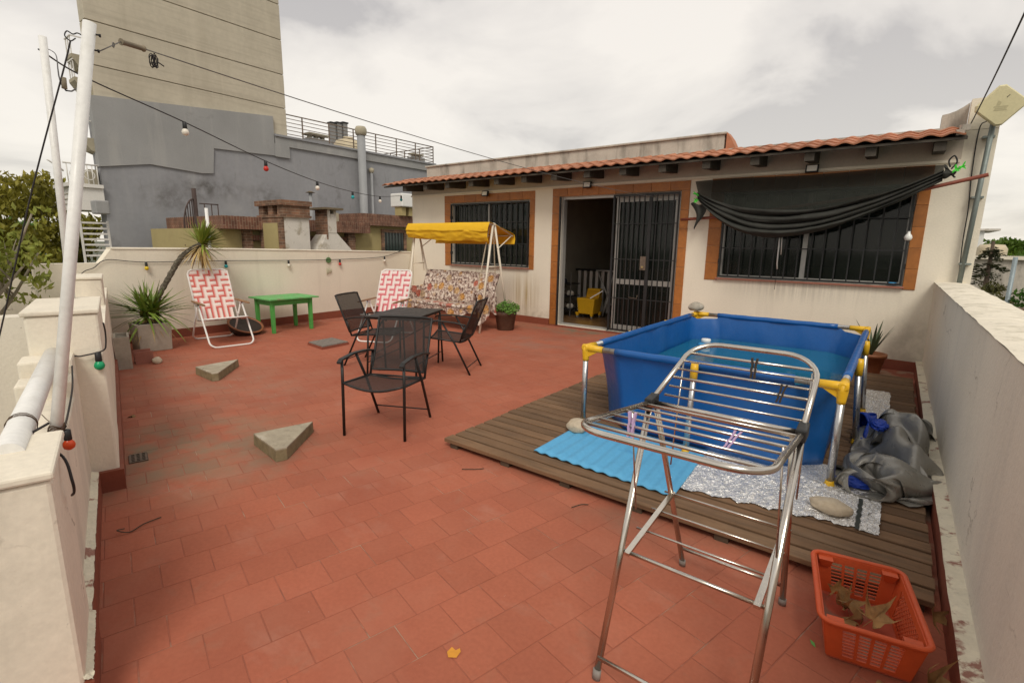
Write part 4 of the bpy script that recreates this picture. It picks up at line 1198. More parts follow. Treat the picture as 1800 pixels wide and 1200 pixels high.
m_ttop = mat("dark_table_top", (.030,.025,.022), .55, var=.2, vs=7, fine=.25, fs=120, bump=.1)
A_, B_, C_, D_ = V(-4.72,3.48,0), V(-4.19,3.75,0), V(-4.54,4.52,0), V(-5.06,4.26,0)
tb = thing("garden_table", "small rectangular black metal table between the three black chairs", "table", (A_+B_+C_+D_)/4)
cen = (A_+B_+C_+D_)/4
def off(p, k, z): return cen+(p-cen)*k+V(0,0,z)
MB().hexa([off(p,1.03,.668) for p in (A_,B_,C_,D_)], [off(p,1.03,.682) for p in (A_,B_,C_,D_)]).build("table_top", m_ttop, tb, bevel=.004)
for p in (A_,B_,C_,D_):
    MB().tube([off(p,1.0,0), off(p,.93,.64)], .012, 10).build("leg", m_bmetal, tb)
q = [off(p,.93,.655) for p in (A_,B_,C_,D_)]
for i in range(4): MB().bar(q[i], q[(i+1)%4], .018, .022).build("apron", m_bmetal, tb)
for a, b in ((A_,D_),(B_,C_)): MB().tube([off(a,.99,.14), off(b,.99,.14)], .006, 8).build("stretcher", m_bmetal, tb)
MB().tube([off(A_,.985,.20), off(C_,.94,.56)], .005, 6).build("brace", m_bmetal, tb)

# ================================================================ webbed lawn chairs
m_wtube = mat("white_enamel_tube", (.76,.74,.70), .35, var=.05, vs=10, coord='O', layers=[((.4,.33,.25), 30, .66, .76, .5)])
m_armw = mat("wooden_arm", (.26,.14,.065), .55, var=.2, vs=(8,8,30), coord='O')
def web_mat(name, red, white):
    m = bpy.data.materials.new(name); m.use_nodes = True
    N, L = m.node_tree.nodes, m.node_tree.links
    b = N["Principled BSDF"]; b.inputs["Roughness"].default_value = .6
    at = N.new("ShaderNodeAttribute"); at.attribute_name = "across"
    rp_ = N.new("ShaderNodeValToRGB"); el = rp_.color_ramp.elements
    el[0].position, el[0].color = .0, red+(1,)
    el[1].position, el[1].color = 1.0, white+(1,)
    for ps, cc in ((.20,red),(.42,tuple(.5*red[i]+.5*white[i] for i in range(3))),(.62,white)):
        e_ = el.new(ps); e_.color = cc+(1,)
    L.new(at.outputs["Fac"], rp_.inputs[0]); L.new(rp_.outputs[0], b.inputs["Base Color"])
    return m
m_web1 = web_mat("red_white_webbing", (.58,.11,.085), (.76,.66,.60))
m_web2 = web_mat("pink_white_webbing", (.56,.11,.13), (.72,.62,.58))
def strap(name, path_fn, n, half, side_v, m, parent, flip=False):
    """ribbon along path_fn(t), half-width vector side_v, with an 'across' attribute"""
    vs, fs, ac = [], [], []
    cols = (-1,-.33,.33,1)
    for i in range(n+1):
        p = path_fn(i/n)
        for c_ in cols:
            vs.append(p+side_v*(half*c_)); ac.append((c_+1)/2 if not flip else 1-(c_+1)/2)
    for i in range(n):
        for k in range(3): fs.append((i*4+k, i*4+k+1, (i+1)*4+k+1, (i+1)*4+k))
    w = MB().add(vs, fs, True)
    o = w.build(name, m, parent, local=True)
    a = o.data.attributes.new("across", 'FLOAT', 'POINT'); a.data.foreach_set("value", ac)
    return o
def lawn_chair(label, loc, rz, m_web):
    t = thing("lawn_chair", label, "chair", loc, rz, "webbed lawn chairs")
    hw = .27; r = .0125
    # inverted V of two U-shaped legs meeting under the arms
    def uleg(yf, name):
        c = .09; top = V(0,-.03 if yf < 0 else .0,.585)
        d = (V(0,yf,.0125)-top); Ln = d.length; d.normalize()
        pts = [top+V(-hw-.02,0,0), top+V(-hw-.02,0,0)+d*(Ln-c)]
        base = top+d*(Ln-c)
        pts += [base+V(-hw-.02+c-c*math.cos(a),0,0)+d*(c*math.sin(a)) for a in [math.pi/2*i/6 for i in range(1,7)]]
        pts += [base+V(hw+.02-c+c*math.sin(a),0,0)+d*(c*math.cos(a)) for a in [math.pi/2*i/6 for i in range(0,7)]]
        pts += [top+V(hw+.02,0,0)]
        MB().tube(pts, r, 10).build(name, m_wtube, t, local=True)
    uleg(-.46, "front_leg"); uleg(.44, "rear_leg")
    for s in (-1, 1):
        x = s*(hw+.02)
        w = MB()
        for (y0,z0,h0),(y1,z1,h1) in zip([(-.34,.598,.016),(-.25,.602,.022),(.05,.606,.024),(.24,.608,.016)], [(-.25,.602,.022),(.05,.606,.024),(.24,.608,.016),(.26,.608,.012)]):
            w.hexa([(x-h0,y0,z0-.010),(x+h0,y0,z0-.010),(x+h1,y1,z1-.010),(x-h1,y1,z1-.010)],[(x-h0,y0,z0+.010),(x+h0,y0,z0+.010),(x+h1,y1,z1+.010),(x-h1,y1,z1+.010)])
        w.build("armrest", m_armw, t, local=True, fix=True, bevel=.005)
        MB().hexa([(x-.018,-.06,.565),(x+.018,-.06,.565),(x+.018,.03,.565),(x-.018,.03,.565)],[(x-.018,-.05,.595),(x+.018,-.05,.595),(x+.018,.02,.595),(x-.018,.02,.595)]).build("bracket", m_steel, t, local=True)
    B0, B1 = V(0,.115,.335), V(0,.455,1.055)
    bd = (B1-B0); BL = bd.length; bd.normalize(); bn = V(0,-bd.z,bd.y)
    c = .08
    pts = [B0+V(-hw,0,0), B0+V(-hw,0,0)+bd*(BL-c)]
    pts += [B0+bd*(BL-c)+V(-hw+c-c*math.cos(a),0,0)+bd*(c*math.sin(a)) for a in [math.pi/2*i/6 for i in range(1,7)]]
    pts += [B0+bd*(BL-c)+V(hw-c+c*math.sin(a),0,0)+bd*(c*math.cos(a)) for a in [math.pi/2*i/6 for i in range(0,7)]]
    pts += [B0+V(hw,0,0)]
    MB().tube(pts, r, 10).build("back_frame", m_wtube, t, local=True)
    S0, S1 = V(0,-.36,.405), V(0,.125,.335)
    sd_ = (S1-S0); SL = sd_.length; sd_.normalize(); sn = V(0,-sd_.z,sd_.y)
    MB().tube([S1+V(-hw,0,0), S0+V(-hw,0,0)+sd_*.04, S0+V(-hw+.04,0,0), S0+V(hw-.04,0,0), S0+V(hw,0,0)+sd_*.04, S1+V(hw,0,0)], r, 10).build("seat_frame", m_wtube, t, local=True)
    MB().tube([S1+V(-hw,0,0), S1+V(hw,0,0)], r*.9, 8).build("seat_frame", m_wtube, t, local=True)
    nv = 6; px = 2*(hw-.045)/nv; nh = 7; gap = .072
    def over(i, j): return 1 if (j-2*i) % 4 in (0, 1) else -1
    lv = .0035
    zoneL = .17
    for i in range(nv):
        x = -hw+.045+px*(i+.5)
        def path(t_, i=i, x=x):
            s = t_*BL
            k = (s-zoneL)/(BL-zoneL-.02)*nh
            o_ = 0
            if 0 <= k < nh:
                j = int(k); o_ = lv*over(i, j)*math.sin(math.pi*(k-j))**.5 if True else 0
            return B0+bd*s+V(x,0,0)-bn*0+bn*(o_+.001)
        strap("web_strap", path, 56, px*.46, V(1,0,0), m_web, t)
        def pathS(t_, i=i, x=x): return S0+sd_*(SL*t_)+V(x,0,.010-.03*math.sin(math.pi*t_))
        strap("web_strap", pathS, 14, px*.46, V(1,0,0), m_web, t)
    for j in range(nh):
        s = zoneL+(BL-zoneL-.02)*(j+.5)/nh
        def path(t_, j=j, s=s):
            x = -hw-.004+2*(hw+.004)*t_
            k = (x+hw-.045)/px; o_ = 0
            if 0 <= k < nv:
                i = int(k); o_ = -lv*over(i, j)*math.sin(math.pi*(k-i))**.5
            e_ = .012*(1-min(1,(min(t_,1-t_))/.04))
            return B0+bd*s+V(x,0,0)+bn*(o_+.001+e_)
        strap("web_strap", path, 60, (BL-zoneL-.02)/nh*.46, bd, m_web, t)
    for j in range(5):
        s = .05+(SL-.1)*(j+.5)/5
        def pathT(t_, s=s):
            x = -hw-.012+2*(hw+.012)*t_
            return S0+sd_*s+V(x,0,.016-.03*math.sin(math.pi*s/SL)-.012*math.sin(math.pi*t_)-.022*(1-min(1,(min(t_,1-t_))/.05)))
        strap("web_strap", pathT, 16, .040, sd_, m_web, t)
    return t
lawn_chair("lawn chair with red and white webbing beside the yucca planter", (-7.90,3.27,0), math.atan2(1,.12), m_web1)
lawn_chair("lawn chair with pink and white webbing behind the black table", (-6.40,5.12,0), math.atan2(.42,.90), m_web2)

# ================================================================ green table
m_green = mat("green_painted_wood", (.085,.36,.075), .5, var=.1, vs=9, fine=.06, coord='W', bump=.15, layers=[((.05,.22,.05), 12, .55, .75, .5)])
m_greent = mat("worn_green_top", (.13,.42,.13), .6, var=.1, vs=9, coord='W', layers=[((.24,.21,.12), 7, .54, .66, .75)], bump=.2)
gt_ = thing("side_table", "low green painted wooden table against the cream wall", "table", (-8.28,4.47,0))
for i in range(5):
    y0 = 4.03+i*.176
    MB().box((-8.63,y0+.001,.548),(-7.93,y0+.174,.572)).build("plank", m_greent, gt_, bevel=.003)
for x in (-8.53,-8.03):
    for y in (4.12,4.79):
        MB().hexa([(x-.025,y-.025,0),(x+.025,y-.025,0),(x+.025,y+.025,0),(x-.025,y+.025,0)],[(x-.03,y-.03,.547),(x+.03,y-.03,.547),(x+.03,y+.03,.547),(x-.03,y+.03,.547)]).build("leg", m_green, gt_, bevel=.003)
for lo, hi in (((-8.50,4.105,.455),(-8.06,4.125,.5465)),((-8.50,4.785,.455),(-8.06,4.805,.5465)),((-8.545,4.15,.455),(-8.525,4.76,.5465)),((-8.035,4.15,.455),(-8.015,4.76,.5465))):
    MB().box(lo, hi).build("apron", m_green, gt_)

# clay basin leaning by the wall
m_clay = mat("clay_basin", (.30,.115,.05), .55, var=.15, vs=8, coord='O', layers=[((.16,.055,.03), 6, .5, .7, .5)])
m_clayd = mat("dark_glaze", (.045,.03,.025), .6, var=.2, vs=8, coord='O')
bs = thing("clay_basin", "shallow brown clay basin tilted on the floor by the green table", "basin", (-8.33,3.80,.10))
Mt = Matrix.Rotation(R(24), 3, 'Y') @ Matrix.Rotation(R(-4), 3, 'X')
MB().lathe([(.19,-.075),(.225,-.05),(.262,.045),(.268,.062)], 40, (0,0,0), Mt).build("body", m_clayd, bs, local=True)
MB().lathe([(.269,.060),(.272,.070),(.255,.076),(.238,.070),(.228,.045),(.205,-.045),(0,-.055)], 40, (0,0,0), Mt, cap=False).build("glazed_inside", m_clay, bs, local=True)

# inspection hatch slab
m_hatch = mat("hatch_slab", (.20,.17,.145), .9, var=.25, vs=20, bump=.6, bs=40, layers=[((.11,.09,.07), 24, .5, .65, .6), ((.30,.12,.08), 4, .6, .7, .6)])
hx = thing("hatch_cover", "flat grey brown inspection hatch slab on the red floor", "hatch", (-6.57,4.17,0))
cs = [V(-6.79,3.97,0),V(-6.31,3.91,0),V(-6.36,4.39,0),V(-6.84,4.42,0)]
c_ = sum(cs, V(0,0,0))/4
MB().hexa(cs, [c_+(p-c_)*.97+V(0,0,.032) for p in cs]).build("kerb", m_skirt, hx)
MB().hexa([c_+(p-c_)*.94+V(0,0,.0325) for p in cs], [c_+(p-c_)*.93+V(0,0,.046) for p in cs]).build("lid", m_hatch, hx)

# wedge shaped concrete blocks
m_block = mat("weathered_concrete_block", (.36,.31,.23), .92, var=.15, vs=10, bump=.5, bs=45, layers=[((.52,.47,.38), 5, .5, .65, .6), ((.16,.13,.09), 14, .56, .7, .5)])
m_block2 = mat("mossy_concrete_block", (.22,.18,.10), .95, var=.2, vs=14, bump=.6, bs=45, layers=[((.36,.30,.20), 9, .5, .7, .5)])
def wedge(pts, h, label):
    t = thing("concrete_block", label, "block", V(*pts[0],0))
    P = [V(x,y,0) for x,y in pts]; c = sum(P, V(0,0,0))/len(P)
    n = len(P)
    w = MB().add(P+[c+(p-c)*.985+V(0,0,h) for p in P], [tuple(range(n-1,-1,-1))]+[(i,(i+1)%n,n+(i+1)%n,n+i) for i in range(n)])
    w.build("body", m_block2, t, bevel=.004)
    w = MB().add([c+(p-c)*.988+V(0,0,h-.004) for p in P]+[c+(p-c)*.97+V(0,0,h+.006) for p in P], [tuple(range(n,2*n))]+[(i,(i+1)%n,n+(i+1)%n,n+i) for i in range(n)])
    w.build("top_face", m_block, t)
wedge([(-6.17,2.23),(-5.72,2.22),(-5.70,2.28),(-6.20,2.72)], .085, "triangular concrete block on the floor before the first lawn chair")
wedge([(-3.66,1.66),(-3.24,1.61),(-3.22,1.68),(-3.56,2.09)], .085, "triangular concrete block on the floor nearest the camera")

# ================================================================ planter with yucca, hollow block
m_planter = mat("cement_planter", (.40,.36,.29), .9, var=.1, vs=8, bump=.3, layers=[((.25,.22,.17), 5, .52, .7, .5)])
pl = thing("planter", "square cement planter holding the spiky yucca", "planter", (-8.07,2.42,0), R(-3))
w = MB()
w.hexa([(-.185,-.185,0),(.185,-.185,0),(.185,.185,0),(-.185,.185,0)],[(-.20,-.20,.375),(.20,-.20,.375),(.20,.20,.375),(-.20,.20,.375)])
w.build("box", m_planter, pl, local=True, bevel=.008)
m_soil = mat("soil", (.05,.035,.025), .95, var=.2, bump=.5)
MB().box((-.17,-.17,.3755),(.17,.17,.381)).build("soil", m_soil, pl, local=True)
m_yucca = mat("yucca_leaf", (.12,.19,.025), .5, var=.2, vs=6, coord='W', rnd=.2, layers=[((.27,.28,.06), 9, .5, .7, .6)])
m_yucca2 = mat("yucca_head_leaf", (.20,.25,.035), .5, var=.2, vs=6, coord='W', rnd=.15)
m_dryy = mat("dead_yucca_leaf", (.40,.28,.11), .8, var=.2, vs=9, coord='W', rnd=.15)
m_bark = mat("yucca_bark", (.085,.070,.048), .95, var=.4, vs=40, bump=1.0, bs=60, bdist=.02, layers=[((.22,.20,.15), 40, .5, .62, .6)])
yc = thing("yucca_plant", "spiky green yucca with a long bent trunk and tufted head", "plant", (-8.07,2.42,.38))
def blade(root, d, L_, wd, droop, name, m, parent, n=6):
    root, d = Vector(root), Vector(d).normalized()
    sd2 = d.cross(V(0,0,1)); sd2 = sd2.normalized() if sd2.length > .05 else V(1,0,0)
    vs, fs = [], []
    for i in range(n+1):
        t = i/n
        p = root+d*(L_*t)-V(0,0,droop*L_*t*t)
        ww = wd*(.75+.5*t if t < .35 else (.925)*(1-((t-.35)/.65)**1.6))+.0008
        up_ = sd2.cross(d).normalized()
        vs += [p-sd2*ww+up_*ww*.35, p, p+sd2*ww+up_*ww*.35]
    for i in range(n):
        for k in (0,1): fs.append((i*3+k,i*3+k+1,(i+1)*3+k+1,(i+1)*3+k))
    return MB().add(vs, fs, True).build(name, m, parent)
ry = random.Random(4)
for i in range(130):
    az = ry.uniform(0, 2*math.pi); el = R(ry.choice((ry.uniform(-15,25), ry.uniform(10,55), ry.uniform(40,85))))
    d = V(math.cos(az)*math.cos(el), math.sin(az)*math.cos(el), math.sin(el))
    if d.x < -.45: d.x *= .5
    L_ = ry.uniform(.42,.66)*(1.08-.25*abs(math.sin(el)))
    base = V(-8.08,2.42,.44)+V(ry.uniform(-.05,.05), ry.uniform(-.07,.07), ry.uniform(0,.10))
    blade(base, d, L_, ry.uniform(.014,.021), ry.uniform(.02,.20)+(.25 if el < 0 else 0), "blade", m_yucca, yc)
for i in range(14):
    az = ry.uniform(0, 2*math.pi); d = V(abs(math.cos(az))*.7, math.sin(az), ry.uniform(-.5,-.1))
    blade(V(-8.06,2.42,.43), d, ry.uniform(.25,.38), .010, .5, "dead_blade", m_dryy, yc)
tr = spline([(-8.10,2.50,.36),(-8.24,2.60,.66),(-8.33,2.80,.96),(-8.36,2.98,1.22),(-8.34,3.14,1.36),(-8.32,3.26,1.43)], 10)
w = MB(); w.tube(tr, [.036+.004*math.sin(i*2.1)+.003*fbm((i,0,0),1) for i in range(len(tr))], 12)
for i in range(160):                       # torn leaf bases along the trunk
    k = ry.randrange(6, len(tr)-2); az = ry.uniform(0, 6.28)
    dd = (tr[k+1]-tr[k]).normalized(); a = dd.cross(V(0,0,1)).normalized(); c = a.cross(dd)
    nn = a*math.cos(az)+c*math.sin(az); p = tr[k]+nn*.033
    w.add([p-a*.008, p+a*.008, p+nn*.016+dd*.028], [(0,1,2)])
w.build("trunk", m_bark, yc)
hd = V(-8.32,3.29,1.45); ax_ = V(.12,.45,.80).normalized()
for i in range(150):
    az = ry.uniform(0, 2*math.pi); off_ = R(abs(ry.gauss(0,1))*42+8)
    a = ax_.cross(V(1,0,0)).normalized(); c = ax_.cross(a)
    d = ax_*math.cos(min(off_,2.0))+(a*math.cos(az)+c*math.sin(az))*math.sin(min(off_,2.0))
    blade(hd-ax_*ry.uniform(0,.05), d, ry.uniform(.30,.44), ry.uniform(.011,.016), ry.uniform(0,.12), "blade", m_yucca2, yc, 4)
for i in range(80):
    az = ry.uniform(0, 2*math.pi)
    a = ax_.cross(V(1,0,0)).normalized(); c = ax_.cross(a)
    d = -ax_*ry.uniform(.0,.7)+(a*math.cos(az)+c*math.sin(az))+V(0,0,-.5)
    blade(hd-ax_*ry.uniform(.03,.10), d, ry.uniform(.22,.38), .011, ry.uniform(.1,.5), "dead_blade", m_dryy, yc, 4)

cb = thing("hollow_block", "upright hollow cement block between pillar and planter", "block", U(-7.43,-.02,0), SK)
w = MB()
for lo, hi in (((-.19,-.075,0),(-.165,.075,.38)),((.165,-.075,0),(.19,.075,.38)),((-.165,-.075,0),(.165,-.052,.38)),((-.165,.052,0),(.165,.075,.38)),((-.012,-.052,0),(.012,.052,.37))): w.box(lo, hi)
w.build("shell", m_planter, cb, local=True)
w = MB()
for lo, hi in (((-.10,-.09,0),(.10,.09,.025)),((-.10,-.09,.025),(-.085,.09,.15)),((.085,-.09,.025),(.10,.09,.15))): w.box(lo, hi)
o = w.build("trough", m_sill); o.location = U(-7.55,.17,0); o.rotation_euler = (0,0,SK+.1)
tag(o, "low reddish terracotta trough in the corner beside the planter", "trough")
pebble("stone", U(-7.40,.30,.035), (.06,.05,.045), m_lump, 5.5, "small yellowish stone in the corner by the planter")

# ================================================================ garden swing
m_yellow = mat("yellow_canvas", (.72,.42,.012), .75, var=.06, vs=4, fine=.05, fs=90, bump=.3, bs=7, bdist=.03, layers=[((.55,.30,.02), 4, .55, .75, .4)])
m_cream = mat("cream_enamel", (.72,.66,.54), .45, var=.06, vs=8, layers=[((.35,.24,.14), 24, .66, .76, .5)])
sw = thing("garden_swing", "garden swing seat with yellow canopy and floral cover", "swing", (-6.45,6.72,0))
SX0, SX1 = -7.42, -5.51
AY, AZ = 6.72, 1.83
for x in (SX0, SX1):
    for fy in (6.40, 7.22):
        MB().tube([(x-.03 if x > -6 else x+.0,fy,0),(x,AY+(fy-AY)*.06,AZ-.01)], .019, 10).build("leg", m_cream, sw)
    zb = 1.12
    def yl(fy, z): return AY+(fy-AY)*(1-z/AZ)
    MB().tube([(x-.015,yl(6.40,zb),zb),(x-.015,yl(7.22,zb),zb)], .010, 8).build("cross_brace", m_cream, sw)
    MB().tube([(x,7.24,1.66),(x,yl(7.22,1.42),1.42)], .010, 8).build("canopy_arm", m_cream, sw)
    MB().tube([(x,6.60,AZ+.0),(x,AY,AZ+.015),(x,7.25,1.65)], .010, 8).build("canopy_arm", m_cream, sw)
MB().tube([(SX0-.03,AY,AZ),(SX1+.03,AY,AZ)], .020, 10).build("top_bar", m_cream, sw)
for y, z in ((6.60,AZ),(7.25,1.65)):
    MB().tube([(SX0-.01,y,z),(SX1+.01,y,z)], .010, 8).build("canopy_rail", m_cream, sw)
CX0, CXW = SX0-.05, SX1-SX0+.08
def canopy(a, b):
    t = b; y = 6.585+(7.265-6.585)*t
    z = AZ+.022+(1.668-AZ-.022)*t**1.6-.030*math.sin(math.pi*t)*(.7+.3*math.sin(a*9))
    return V(CX0+CXW*a, y, z+.010*fbm((a*5,b*4,2),1)+.006)
MB().sheet(canopy, 60, 20).build("canopy", m_yellow, sw, solid=.004)
def front(a, b):
    sg = .26+.05*math.exp(-((a-.55)/.16)**2)+.015*math.sin(a*8)+.03*a-.03*(1-a)
    puff = math.sin(math.pi*min(1,b*1.02))
    cr_ = .014*fbm((a*4+b*2,b*3-a*3,1),1.3)+.010*fbm((a*11,b*6,5),1)
    return V(CX0+CXW*a, 6.578-.055*puff+cr_-.02*b, AZ+.022-.02*b-sg*b+.006*fbm((a*7,0,3),1))
MB().sheet(front, 80, 16).build("valance", m_yellow, sw, solid=.003)
def flap(a, b):
    return V(CX0-.012+(CXW+.024)*a, 6.572-.030*math.sin(math.pi*b*.6)-.040*b+.008*fbm((a*6,b*2,8),1), AZ+.030-b*(.135+.012*fbm((a*5,0,6),1)+.02*a))
MB().sheet(flap, 80, 6).build("valance", m_yellow, sw, solid=.003)
def rear(a, b): return V(CX0+CXW*a, 7.268+.02*math.sin(math.pi*b)+.01*fbm((a*6,b,2),1), 1.672-b*.17)
MB().sheet(rear, 60, 6).build("valance", m_yellow, sw, solid=.003)
# floral cloth: rosettes of ochre, orange and grey leaves on cream
m_flor = bpy.data.materials.new("floral_cloth"); m_flor.use_nodes = True
N, L = m_flor.node_tree.nodes, m_flor.node_tree.links
b_ = N["Principled BSDF"]; b_.inputs["Roughness"].default_value = .8
co = N.new("ShaderNodeNewGeometry").outputs["Position"]
def vor(sc, feat='F1', rnd_=1.0):
    v = N.new("ShaderNodeTexVoronoi"); v.inputs["Scale"].default_value = sc; v.feature = feat; v.inputs["Randomness"].default_value = rnd_
    L.new(co, v.inputs["Vector"]); return v
def rampn(src, stops, const=False):
    r_ = N.new("ShaderNodeValToRGB"); r_.color_ramp.interpolation = 'CONSTANT' if const else 'LINEAR'
    el = r_.color_ramp.elements
    el[0].position, el[0].color = stops[0][0], stops[0][1]+(1,)
    el[1].position, el[1].color = stops[-1][0], stops[-1][1]+(1,)
    for p_, c_2 in stops[1:-1]:
        e2 = el.new(p_); e2.color = c_2+(1,)
    L.new(src, r_.inputs[0]); return r_.outputs[0]
nn1 = N.new("ShaderNodeTexNoise"); nn1.inputs["Scale"].default_value = 22; nn1.inputs["Detail"].default_value = 4; nn1.inputs["Roughness"].default_value = .65; L.new(co, nn1.inputs["Vector"])
basec = rampn(nn1.outputs[0], [(.35,(.06,.04,.04)),(.42,(.20,.12,.10)),(.48,(.36,.25,.20)),(.54,(.60,.50,.42)),(.64,(.74,.67,.58))])
v1 = vor(5.2)
mask = rampn(v1.outputs["Distance"], [(.0,(1,1,1)),(.30,(1,1,1)),(.42,(0,0,0)),(1,(0,0,0))])
sepc = N.new("ShaderNodeSeparateColor"); L.new(v1.outputs["Color"], sepc.inputs[0])
flc = rampn(sepc.outputs[0], [(0,(.62,.30,.05)),(.3,(.60,.36,.14)),(.5,(.52,.11,.06)),(.7,(.55,.40,.24)),(1,(.55,.20,.13))], True)
nn2 = N.new("ShaderNodeTexNoise"); nn2.inputs["Scale"].default_value = 48; nn2.inputs["Detail"].default_value = 3; L.new(co, nn2.inputs["Vector"])
pet = rampn(nn2.outputs[0], [(.40,(.25,.22,.2)),(.55,(1,1,1)),(1,(1.15,1.15,1.15))])
mp = N.new("ShaderNodeMix"); mp.data_type = 'RGBA'; mp.blend_type = 'MULTIPLY'; mp.inputs[0].default_value = .85
L.new(flc, mp.inputs[6]); L.new(pet, mp.inputs[7])
mx_ = N.new("ShaderNodeMix"); mx_.data_type = 'RGBA'
sc_ = N.new("ShaderNodeMath"); sc_.operation = 'MULTIPLY'; sc_.inputs[1].default_value = .85; L.new(mask, sc_.inputs[0])
L.new(sc_.outputs[0], mx_.inputs[0]); L.new(basec, mx_.inputs[6]); L.new(mp.outputs[2], mx_.inputs[7]); L.new(mx_.outputs[2], b_.inputs["Base Color"])
bx0, bx1 = -7.40, -5.60
def backf(a, b):
    x = bx0+(bx1-bx0)*a
    return V(x, 6.80+.20*b-.025*math.sin(math.pi*b)+.012*fbm((a*5,b*3,0),1), .43+.56*b+.008*fbm((a*9,0,1),1)*b)
MB().sheet(backf, 40, 12).build("backrest", m_flor, sw, solid=.05)
def seatf(a, b):
    x = bx0+(bx1-bx0)*a
    return V(x, 6.36+.47*b, .415-.03*b+.012*fbm((a*6,b*3,3),1)+.02*math.sin(math.pi*b))
MB().sheet(seatf, 40, 10).build("seat_cushion", m_flor, sw, solid=.07)
def skirtf(a, b):
    x = bx0-.02+(bx1-bx0+.04)*a
    L_ = .10+.05*math.sin(a*17+1)+.06*fbm((a*5,0,2),1)
    return V(x, 6.335-.02*math.sin(a*40)*b-.01, .40-L_*b)
MB().sheet(skirtf, 80, 6).build("seat_frill", m_flor, sw)
for s, xx in ((-1,bx0),(1,bx1)):
    def armf(a, b, s=s, xx=xx):
        # cloth thrown over the arm: up the inside, over, and down the outside
        y = 6.34+.52*a
        if b < .45: t = b/.45; return V(xx-s*.03+s*.01*t, y, .42+.28*t+.01*fbm((a*4,b*4,s),1))
        t = (b-.45)/.55
        dl = .46+.10*math.sin(a*5+s)+.08*fbm((a*4,1,s),1)
        return V(xx+s*(.03+.045*math.sin(min(1,t*1.6)*math.pi*.5)+.025*math.sin(a*16)*t), y, .70+.015*math.sin(math.pi*min(1,t*3))-dl*t)
    MB().sheet(armf, 26, 18).build("arm_cover", m_flor, sw)
MB().box((bx0+.02,6.36,.33),(bx1-.02,6.40,.36)).build("seat_frame", m_cream, sw)
MB().box((bx0+.02,6.82,.31),(bx1-.02,6.86,.34)).build("seat_frame", m_cream, sw)
m_chain = mat("chain_cream", (.62,.54,.40), .5, metal=.3, var=.15, vs=30)
def chain(a, b, nm="chain"):
    a, b = Vector(a), Vector(b); Ln = (b-a).length; n = int(Ln/.035); d = (b-a).normalized()
    w = MB(); x_ = d.cross(V(0,1,0)).normalized(); y_ = d.cross(x_)
    for i in range(n):
        c = a+d*(Ln*(i+.5)/n); s_ = x_ if i % 2 else y_
        w.tube([c+d*(.024*math.cos(t))+s_*(.010*math.sin(t)) for t in [2*math.pi*k/8 for k in range(8)]], .0038, 5, closed=True)
    w.build(nm, m_chain, sw)
for x, xs in ((SX1-.02,bx1-.0),(SX0+.04,bx0+.0)):
    chain((x-.05,6.70,AZ-.02),(xs-.06,6.40,.44)); chain((x+.0,6.74,AZ-.02),(xs,6.88,.98))

# ================================================================ flower pot
m_pot = mat("brown_pot", (.085,.042,.026), .6, var=.2, vs=7, coord='O', layers=[((.15,.08,.05), 5, .5, .7, .5)])
pp = thing("flower_pot", "round brown pot of leafy green herbs beside the swing", "flower pot", (-5.46,7.02,0))
MB().lathe([(.135,0),(.15,.02),(.185,.26),(.195,.27),(.20,.335),(.186,.335),(.175,.28),(0,.275)], 32, cap=False).build("pot", m_pot, pp, local=True)
MB().lathe([(.15,-.0),(.0,-.0)], 24, (0,0,.281), cap=False).build("soil", m_soil, pp, local=True)
m_herb = mat("herb_leaf", (.11,.24,.035), .6, var=.3, vs=14, coord='W', layers=[((.20,.30,.06), 22, .5, .65, .7)])
w = MB(); rh = random.Random(9)
for i in range(1500):
    az, rr3 = rh.uniform(0, 6.28), math.sqrt(rh.random())
    hgt = (.20-.10*rr3**2)*rh.uniform(.25,1.05)+.03*math.sin(az*3)
    c = V(.235*rr3*math.cos(az)+.02, .235*rr3*math.sin(az), .30+hgt)
    s_ = rh.uniform(.010,.019)
    n_ = V(rh.uniform(-1,1), rh.uniform(-1,1), rh.uniform(.2,1)).normalized(); a = n_.cross(V(0,0,1)).normalized(); bb = n_.cross(a)
    w.add([c-a*s_, c-bb*s_*.7+n_*s_*.3, c+a*s_, c+bb*s_*.7+n_*s_*.3], [(0,1,2,3)])
w.build("foliage", m_herb, pp, local=True)

# small plant pot behind the pool
pq = thing("flower_pot", "small terracotta pot with sparse dark leaves behind the pool", "flower pot", (-.12,7.5,0))
MB().lathe([(.11,0),(.15,.22),(.165,.22),(.165,.26),(.15,.26),(.14,.22),(0,.2)], 24, cap=False).build("pot", m_clay, pq, local=True)
m_dkl = mat("dark_leaf", (.05,.07,.03), .6, var=.3, coord='W')
for i in range(13):
    az = i*2.4; blade(V(-.12,7.5,.22), V(math.cos(az)*.45, math.sin(az)*.45, 1), ry.uniform(.35,.62), .018, .12, "blade", m_dkl, pq)
# ================================================================ shade net over the right window
m_net = mat("black_shade_net", (.034,.034,.029), .8, var=.2, vs=6, fine=.3, fs=220, spec=.3)
m_netflat = mat("stretched_shade_net", (.024,.026,.021), .85, var=.15, vs=8, fine=.35, fs=240, spec=.2, alpha=.84)
m_neon = mat("green_rag", (.07,.62,.05), .6, var=.1)
sn = thing("shade_net", "black shade net swagged across the right window, tied with green rags", "shade cloth", (-1.15,7.86,2.4))
LE, RE = V(-2.50,7.84,2.30), V(.28,7.60,2.37)
def upc(a):       # upper fold line
    return LE.lerp(RE, a)+V(0,-.05*math.sin(math.pi*a), -.36*4*a*(1-a)*(1.0-.12*(a-.5))+.02*a)
def lowc(a):      # lower edge of the swag
    g = 4*a*(1-a)
    return LE.lerp(RE, a)+V(0,-.10*math.sin(math.pi*a), -.09*(1-a)*(1-a)-.10*a-.62*g*(1.0-.55*(a-.45)))
